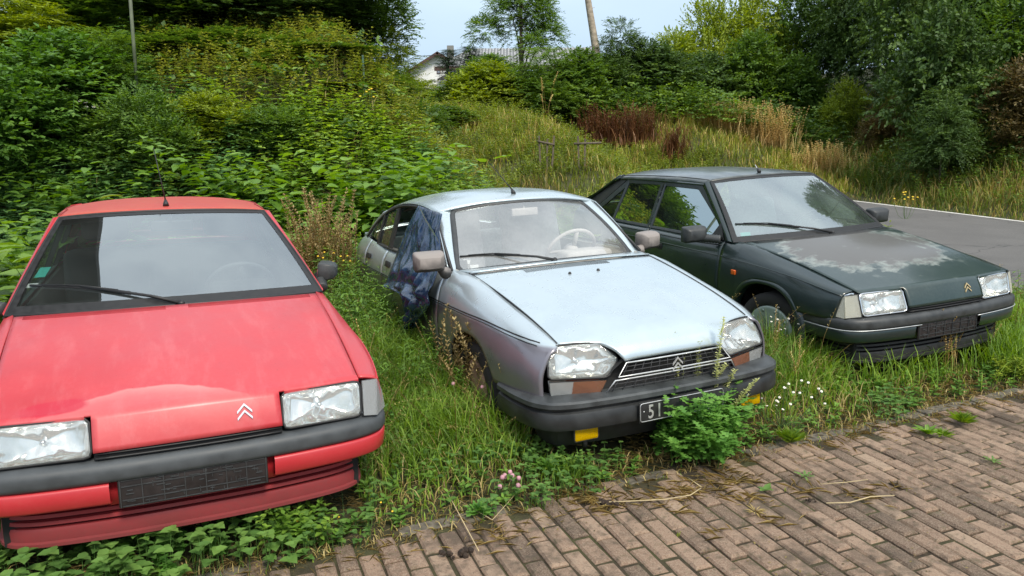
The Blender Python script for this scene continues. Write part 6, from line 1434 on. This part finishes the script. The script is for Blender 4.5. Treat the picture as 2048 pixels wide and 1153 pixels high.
# ------------------------------------------------------------------ single plants
def place_px(u, v, z=0.0):
    d_ = np.array(_fw)+np.array(_r2)*(u-1024)/1528.45-np.array(_u2)*(v-576.5)/1528.45; q = np.array([0, 0, 1.62])+d_*((z-1.62)/d_[2]); return q
def single(sp, name, mat, x, y, label, cat, group=None, z=None):
    me = sp.mesh(name, mat); o = bpy.data.objects.new(name, me); COL.objects.link(o); o.location = (x, y, float(H(x, y)) if z is None else z); tag(o, label, cat, group); return o
# large leaved knotweed
def knot_mesh(seed, ns, hh, spread):
    r_ = np.random.default_rng(seed); sp = Soup(); B = np.stack([r_.normal(0, spread*.35, ns), r_.normal(0, spread*.3, ns), np.zeros(ns)], 1)
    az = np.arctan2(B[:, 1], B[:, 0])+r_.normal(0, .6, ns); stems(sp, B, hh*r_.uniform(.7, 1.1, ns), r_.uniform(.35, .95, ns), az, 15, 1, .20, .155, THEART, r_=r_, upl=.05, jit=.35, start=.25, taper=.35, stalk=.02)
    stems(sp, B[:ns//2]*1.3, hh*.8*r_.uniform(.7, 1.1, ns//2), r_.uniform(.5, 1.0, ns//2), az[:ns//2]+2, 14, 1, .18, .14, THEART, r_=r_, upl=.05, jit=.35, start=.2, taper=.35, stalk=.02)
    return sp.mesh('knotweed', Mg_knot)
KM = [knot_mesh(31, 16, 1.45, .9), knot_mesh(32, 20, 1.35, 1.2), knot_mesh(33, 14, 1.6, .8)]
GK = 'large leaved knotweed behind the red and silver cars'
for i, (u, Y, s_, lab) in enumerate(((20, 5.7, .98, 'large leaved light green plant left of the red car'), (85, 6.5, .92, 'tall large leaved plant just above the left windscreen pillar of the red car'), (95, 7.2, .75, 'large leaved plant behind the left windscreen pillar of the red car'), (235, 8.2, .62, 'large leaved plant behind the left corner of the red car roof'), (330, 8.0, .78, 'large leaved plant behind the red car aerial'),
      (430, 8.3, .82, 'large leaved plant behind the middle of the red car roof'), (540, 7.6, .72, 'large leaved plant behind the right corner of the red car roof'), (610, 8.5, .85, 'large leaved plant above the dry beige shrub'), (690, 8.9, .95, 'large leaved plant left of the silver car roof'),
      (770, 9.2, .95, 'large leaved arching plant behind the silver car roof corner'), (590, 6.9, .58, 'low large leaved plant between the red car and the beige shrub'), (480, 9.4, .85, 'large leaved plant on the lower slope above the red car roof'), (160, 9.2, .8, 'large leaved plant on the lower slope behind the red car'))):
    o = bpy.data.objects.new('knotweed', KM[i % 3]); COL.objects.link(o); x = xat(u, Y); o.location = (x, Y, float(H(x, Y))-.03); o.rotation_euler = (0, 0, i*1.3); o.scale = (s_*1.05, s_*1.05, s_); tag(o, lab, 'plant', GK)
def tuft(name, seed, mat, n, hh, spread, w_, u, Y, label, cat='plant', group=None, extra=None, lean=(.1, .6)):
    r_ = np.random.default_rng(seed); sp = Soup(); P = np.stack([r_.normal(0, spread, n), r_.normal(0, spread*.8, n), np.zeros(n)], 1); x = xat(u, Y)
    blades(sp, P, hh*r_.uniform(.4, 1.1, n), np.full(n, w_), r_.uniform(*lean, n), r_)
    if extra: extra(sp, r_)
    return single(sp, name, mat, x, Y, label, cat, group)
def seedy(hh, spread, n, LL, k=10, seg=.6, start=.3):
    def f(sp, r_):
        B = np.stack([r_.normal(0, spread, n), r_.normal(0, spread*.8, n), np.zeros(n)], 1); stems(sp, B, hh*r_.uniform(.6, 1.1, n), r_.uniform(.05, .35, n), r_.uniform(0, 6.28, n), k, 3, LL, LL*.45, T4, r_=r_, upl=.9, start=start, taper=.1)
    return f
GD = 'rust red dried docks at the foot of the bank'
for i, (u, s_, hh, lab) in enumerate(((1190, .22, 1.0, 'rust red dried dock clump, leftmost below the dark bush'), (1222, .16, .8, 'rust red dried dock clump with gaps, second from the left'), (1255, .22, 1.05, 'tall rust red dried dock clump in the middle of the row'), (1290, .20, .95, 'rust red dried dock clump at the right end of the row'), (1350, .14, .75, 'separate thin brown dried dock clump right of the row'))):
    tuft('dried_dock', 40+i, Mg_rust, 190, hh*.95, s_*1.3, .022, u, 23.6 if i < 4 else 22.6, lab, 'dried plant', GD, seedy(hh*1.25, s_*1.3, 60, .055, 16))
GB = 'beige dry plants beside the road'
for i, (u, Y, s_, hh, lab) in enumerate(((1480, 25.3, .55, 1.05, 'beige dry plant behind the dark green car roof, leftmost of four'), (1550, 24.6, .42, 1.3, 'tall beige dry plant with an upright tip above the dark green car'), (1645, 22.4, .42, .8, 'low beige dry plant behind the right end of the green car roof'), (1445, 25.6, .3, .85, 'small beige dry plant at the left edge of the beige group'))):
    tuft('dry_shrub', 50+i, Mg_beige, 150, hh*.7, s_, .016, u, Y, lab, 'dried plant', GB, seedy(hh*1.1, s_, 120, .055, 13, start=.15))
tuft('dry_shrub', 60, Mg_thist, 120, .8, .12, .006, 662, 6.9, 'beige dry shrub between the red and silver cars', 'dried plant', None, seedy(1.12, .13, 80, .036, 24, start=.35))
tuft('dry_shrub', 61, Mg_brown, 60, .4, .14, .007, 640, 6.4, 'low brown dry weeds below the beige shrub', 'dried plant', None, seedy(.55, .22, 40, .028, 12))
tuft('dry_thistle', 62, Mg_thist, 90, .38, .12, .0045, 985, 4.32, 'dried thistle hiding the front wheel of the silver car', 'dried plant', None, seedy(.58, .14, 110, .030, 16, start=.2))
tuft('brown_dock', 63, Mg_brown, 14, .25, .04, .004, 1008, 4.28, 'small brown seeding weed under the left end of the silver car bumper', 'dried plant', None, seedy(.34, .08, 22, .016, 12, start=.3))
tuft('seeding_dock', 64, Mg_beige, 8, .3, .03, .003, 1893, 4.95, 'seeding dock stalk in front of the green car plate holder', 'dried plant', None, seedy(.50, .07, 12, .016, 20, start=.25))
tuft('dead_stalk', 65, Mg_beige, 3, 1.0, .05, .012, 1095, 20.5, 'pale dead stalk standing before the hedge', 'dried plant', None, seedy(1.35, .06, 5, .05, 8, start=.75))
tuft('reed_tuft', 66, Mg_brown, 160, .85, .20, .010, 1075, 12.8, 'brownish tuft of old stalks behind the silver car roof', 'dried plant')
# mugwort with tall seeding stems before the silver car
def mugwort():
    r_ = np.random.default_rng(70); q = place_px(1378, 905, .0); x, y = q[0], q[1]; root = empty('mugwort', (x, y, float(H(x, y)))); tag(root, 'bright green mugwort with seeding stalks hiding part of the silver car plate', 'plant')
    sp = Soup(); n = 210; B = np.stack([r_.normal(0, .085, n), r_.normal(0, .085, n), np.zeros(n)], 1); az = np.arctan2(B[:, 1], B[:, 0])+r_.normal(0, .5, n)
    stems(sp, B, r_.uniform(.12, .46, n)*np.exp(-(B[:, 0]/.24)**2), r_.uniform(.15, .75, n), az, 8, 2, .062, .045, TLOBE, r_=r_, upl=.3, start=.15, taper=.2); o = sp.obj('leafy_clump', Mg_mug, root)
    sp = Soup(); T_ = [(-.06, .0, .64, .10), (.03, .01, .58, .02), (.11, -.01, .72, .12), (.10, .0, .46, .6), (-.09, .01, .42, .5), (.02, .0, .5, .7), (.17, .0, .42, .9)]
    for bx, by, hh, ln_ in T_:
        stems(sp, np.array([[bx, by, 0]]), np.array([hh]), np.array([ln_*.5]), np.array([.2 if bx > 0 else 2.8]), 34, 3, .024, .014, T4, r_=r_, upl=.5, start=.45, taper=.1); stems(sp, np.array([[bx, by, 0]]), np.array([hh*.8]), np.array([ln_*.5]), np.array([.2]), 10, 2, .035, .012, TLANCE, r_=r_, upl=.6, start=.2)
    sp.obj('seed_stalks', leafmat('pale_seed_stalks', (.18, .20, .11), (.32, .34, .20), (.48, .48, .32), .3), root)
mugwort()
def low_weed(u, v, T, n, L_, W_, mat, name, label, cat='plant', el=.35, seed=1, grp=None, z=0.005, layers=2):
    r_ = np.random.default_rng(seed); q = place_px(u, v); sp = Soup()
    for k in range(layers):
        az = np.linspace(0, 6.28, n, endpoint=False)+r_.normal(0, .2, n)+k; e_ = el+.35*k+r_.normal(0, .12, n); A = np.stack([np.cos(az)*np.cos(e_), np.sin(az)*np.cos(e_), np.sin(e_)], 1); Nn = np.stack([-np.cos(az)*np.sin(e_), -np.sin(az)*np.sin(e_), np.cos(e_)], 1)
        sz = (1-.2*k)*r_.uniform(.75, 1.15, n); sp.tmpl(np.tile([0, 0, .004+.004*k], (n, 1))+A*.006, A, Nn, L_*sz, W_*sz, *T, np.clip(r_.random(n)*.6+.35, 0, 1))
    return single(sp, name, mat, q[0], q[1], label, cat, grp, z=max(z, float(H(q[0], q[1]))-.02 if kerb_d(q[0], q[1]) > .02 else z))
low_weed(958, 1030, TLOBE, 12, .075, .045, Mg_mug, 'rosette_weed', 'light green lobed rosette growing at the edge of the bricks', 'weed', .25, 3, layers=3)
low_weed(1855, 872, THEART, 7, .075, .040, Mg_knot, 'broadleaf_weed', 'broad leaved light green weed on the bricks at the right', 'weed', .4, 4)
low_weed(1885, 876, T4, 26, .06, .006, Mg_grass, 'grass_tuft', 'grass tuft beside the broad leaved weed on the bricks', 'grass tuft', .5, 5)
low_weed(1925, 850, T4, 46, .085, .007, Mg_grass, 'grass_tuft', 'bright grass tuft at the kerb right of the broad leaved weed', 'grass tuft', .6, 6, layers=3)
low_weed(1580, 890, T4, 60, .10, .007, Mg_grass, 'grass_tuft', 'upright grass tuft on the kerb right of the silver car', 'grass tuft', .7, 7, layers=3)
low_weed(1610, 957, TLOBE, 8, .045, .02, Mg_clov, 'small_weed', 'tiny rosette weed alone on the bricks below the kerb', 'weed', .2, 8, layers=1)
low_weed(1985, 925, TLOBE, 9, .04, .02, Mg_clov, 'small_weed', 'tiny flat weed between bricks near the right edge', 'weed', .2, 9, layers=1)
low_weed(1510, 1028, T4, 14, .05, .006, Mg_dry, 'small_weed', 'pale dry tuft in a brick joint, middle of the paving', 'weed', .3, 10, layers=1)
low_weed(1250, 872, THEART, 7, .10, .075, Mg_clov, 'plantain', 'round leaved plantain under the middle of the silver car bumper', 'plant', .5, 11)
low_weed(1105, 955, TLANCE, 9, .12, .04, Mg_mug, 'dock_plant', 'upright pale green dock leaves in front of the silver car', 'plant', .8, 12)
low_weed(1530, 985, THEART, 5, .04, .03, Mg_clov, 'small_weed', 'small leafy weed at the kerb below the mugwort', 'weed', .4, 13, layers=1)
# soil clods
def clod(u, v, s_, lab, seed):
    r2 = random.Random(seed); q = place_px(u, v); mb = MB()
    for i in range(16):
        c = (r2.gauss(0, s_*.5), r2.gauss(0, s_*.3), r2.uniform(0, s_*.25)); r_ = s_*r2.uniform(.12, .3); mb.lathe([(0, r_), (r_*.7, r_*.7), (r_, 0), (r_*.6, -r_*.8), (0, -r_)], c, (r2.uniform(-1, 1), r2.uniform(-1, 1), 1), 7)
    o = mb.build('soil_clod', M_soil, smooth=False); o.location = (q[0], q[1], .006); tag(o, lab, 'soil clod', 'clods of soil on the bricks')
M_stalk = simple('green_stalk', (.07, .13, .03), .7, var=.2)
M_soil = simple('dark_soil', (.035, .022, .014), 1, var=.5, scale=60, bump=1)
clod(922, 1112, .055, 'dark soil clod on the bricks below the light green rosette', 1); clod(1218, 1012, .045, 'dark soil clod at the paving edge right of the pink clover', 2); clod(1620, 1003, .02, 'small dark soil clod in the middle of the paving', 3)
# dry stalks lying on the bricks
def straw(pts, lab, r_=.0028):
    P = [place_px(u, v) for u, v in pts]; o_ = P[0]; mb = MB(); mb.tube([(p[0]-o_[0], p[1]-o_[1], .012+.006*(i % 2)) for i, p in enumerate(P)], r_, 5); o = mb.build('dry_stalk', M_straw); o.location = (o_[0], o_[1], .004); tag(o, lab, 'dry stalk', 'dry stalks on the bricks')
M_straw = simple('straw', (.46, .36, .20), .8, var=.2)
straw([(1402, 983), (1380, 1000), (1330, 1006), (1260, 1012), (1192, 1012)], 'long bent dry stalk lying on the bricks near the paving edge'); straw([(1375, 962), (1402, 983)], 'short dry stalk leaning on the long bent stalk')
straw([(1788, 998), (1740, 1003), (1700, 1012), (1652, 1016)], 'dry stalk lying in the middle of the paving'); straw([(1735, 966), (1690, 974), (1640, 975)], 'thin dry stalk above the one in the middle of the paving', .002)
straw([(1040, 985), (985, 1050), (905, 1000)], 'thin crossing dry stalk hanging over the paving edge', .002); straw([(870, 880), (890, 985), (958, 1110)], 'long green brown stalk drooping from the verge to the bricks', .0022)
# flowers: white daisies, clover heads, yellow ones
def flowers(n, u, v, du, dv, zf, kind, lab, cat, seed, stem=None, r_=.011, name='flower_patch', Y=None, zr=None):
    r2 = random.Random(seed); q = place_px(u, v) if Y is None else np.array([xat(u, Y), Y, 0]); root = empty(name, (q[0], q[1], float(H(q[0], q[1])))); tag(root, lab, cat)
    ms = MB(); mt_ = {'daisy': M_white_f, 'head': M_pink_f, 'yellow': M_yel_f}[kind]
    for i in range(n):
        x, y, z = r2.gauss(0, du), r2.gauss(0, dv), r2.uniform(*zf); ms.tube([(0, 0, 0), (x*.6, y*.6, z*.25), (x*.95, y*.95, z*.7), (x, y, z)], .0014 if r_ < .02 else .003, 4, cap=False); mh = MB()
        if kind == 'daisy':
            tl = Vector((r2.uniform(-.5, .5), r2.uniform(-.9, .1), 1)).normalized(); mh.lathe([(r_, .0015), (r_*.95, .004), (r_*.35, .003)], (x, y, z), tl, 10); h_ = mh.build('flower_head', mt_, root); MB().lathe([(0, .006), (r_*.3, .005), (r_*.36, .001)], (x, y, z), tl, 8).build('flower_centre', M_yel_f, h_)
        elif kind == 'head': mh.lathe([(0, r_), (r_*.7, r_*.75), (r_*.92, 0), (r_*.7, -r_*.6), (0, -r_*.8)], (x, y, z), (r2.uniform(-.3, .3), r2.uniform(-.4, .2), 1), 7).build('flower_head', mt_, root)
        else: mh.lathe([(0, r_*.5), (r_*.8, r_*.4), (r_, 0), (0, -r_*.3)], (x, y, z), (0, -.4, 1), 7).build('flower_head', mt_, root)
    ms.build('stalks', M_stalk, root)
flowers(22, 1560, 862, .12, .09, (.12, .26), 'daisy', 'white daisies right of the yellow fog lamp of the silver car', 'flowers', 1, r_=.0075)
flowers(14, 1545, 745, .07, .09, (.22, .45), 'daisy', 'white daisies in front of the green car front wheel', 'flowers', 2, r_=.008)
flowers(9, 1008, 995, .035, .03, (.05, .10), 'head', 'cluster of pink clover heads at the paving edge', 'flowers', 3, r_=.0125)
flowers(8, 985, 880, .12, .10, (.12, .26), 'head', 'scattered pink clover heads left of the silver car bumper', 'flowers', 4, r_=.012)
flowers(7, 690, 1060, .14, .10, (.03, .10), 'yellow', 'tiny yellow flowers in the verge below the red car bumper', 'flowers', 5, r_=.005)
flowers(34, 668, 0, .16, .14, (.30, .62), 'yellow', 'small yellow flowers below the beige dry shrub', 'flowers', 6, r_=.011, Y=6.6)
flowers(9, 1812, 0, .12, .1, (.40, .55), 'yellow', 'yellow ragwort flowers on the grass beyond the road', 'flowers', 7, r_=.022, Y=14.6)
flowers(7, 208, 0, .14, .1, (.70, .82), 'daisy', 'white flower heads high on the left bank near the green pole', 'flowers', 8, r_=.028, Y=10.6)
flowers(6, 745, 0, .14, .1, (.5, .75), 'yellow', 'few yellow flowers right of the dark green stake', 'flowers', 9, r_=.02, Y=11.5)
# single tall stalks between and before the cars
for i, (u, v0, hh, ln_, lab) in enumerate(((745, 920, .80, .15, 'thin reddish grass stalk rising beside the red car wing'), (1590, 800, .36, .25, 'seeding stalk left of the green car bumper'), (1555, 760, .50, .1, 'pale seeding stalk in front of the green car wheel'), (1960, 735, .30, .3, 'small seeding stalk right of the green car plate holder'), (1185, 900, .22, .5, 'trailing grey green weed over the left fog lamp'), (870, 800, .62, .2, 'feathery willowherb beside the silver car rear door'), (1060, 880, .30, .9, 'arching grass head in front of the silver car bumper corner'), (655, 985, .20, .3, 'thin dry branching weed in front of the red car air dam'), (440, 1010, .16, .3, 'thin dry weed below the red car plate holder'))):
    r_ = np.random.default_rng(90+i); q = place_px(u, v0); sp = Soup(); n = 1 if i in (0,) else 3; B = np.stack([r_.normal(0, .02, n), r_.normal(0, .02, n), np.zeros(n)], 1)
    stems(sp, B, hh*r_.uniform(.75, 1.05, n), np.full(n, ln_), r_.uniform(0, 6.28, n), 22, 2, .016, .006, T4, r_=r_, upl=.6, start=.45, taper=.2)
    single(sp, 'weed_stalk', Mg_beige if i in (0, 1, 2, 3, 6, 7, 8) else Mg_nettle, q[0], q[1], lab, 'plant', 'single weed stalks around the cars')
# leafy weeds in front of the red car
def leafy(u, v, n, hh, LL, LW, T, mat, lab, seed, spread=.08, name='leafy_weed'):
    spread = min(spread, .07) if T is not THEART else spread
    r_ = np.random.default_rng(seed); q = place_px(u, v); sp = Soup(); B = np.stack([r_.normal(0, spread, n), r_.normal(0, spread*.7, n), np.zeros(n)], 1); stems(sp, B, hh*r_.uniform(.5, 1.1, n), r_.uniform(.1, .6, n), r_.uniform(0, 6.28, n), 7, 2, LL, LW, T, r_=r_, upl=.4, start=.2); (tag(sp.obj('clover_clump', mat), kind='stuff').__setattr__('location', (q[0], q[1], float(H(q[0], q[1])))) if T is THEART else single(sp, name, mat, q[0], q[1], lab, 'plant', 'leafy weeds around the cars'))
leafy(590, 1085, 26, .17, .05, .026, TLANCE, Mg_knot, 'leafy green weed under the right part of the red car plate holder', 101)
leafy(500, 1090, 16, .12, .045, .030, THEART, Mg_clov, 'low heart leaved weed below the red car plate holder', 102)
leafy(60, 1120, 46, .16, .040, .034, THEART, Mg_clov, 'tall clover clump below the left lamp of the red car', 103, .16)
leafy(180, 1130, 40, .11, .036, .032, THEART, Mg_clov, 'clover clump at the bottom left corner beside the tall one', 104, .15)
leafy(340, 1120, 34, .09, .036, .03, THEART, Mg_mug, 'light green clover clump below the middle of the red bumper', 105, .13)
leafy(1165, 905, 12, .22, .040, .009, TLANCE, Mg_nettle, 'narrow leaved weed growing in front of the left fog lamp', 106, .05)
leafy(760, 900, 22, .26, .05, .020, TLANCE, Mg_mug, 'leafy weed right of the red car indicator lamp', 107, .10)
leafy(735, 760, 30, .58, .09, .03, TLANCE, Mg_nettle, 'tall narrow leaved weed between the red and silver cars', 108, .14)
leafy(800, 690, 26, .62, .10, .028, TLANCE, Mg_nettle, 'willowherb in front of the silver car rear door', 109, .12)
leafy(1060, 940, 26, .12, .035, .028, THEART, Mg_clov, 'clover clump in front of the silver car left lamp', 110, .12)
leafy(2020, 760, 26, .16, .04, .02, TLANCE, Mg_yel, 'yellow green weed at the right edge before the green car', 111, .14)
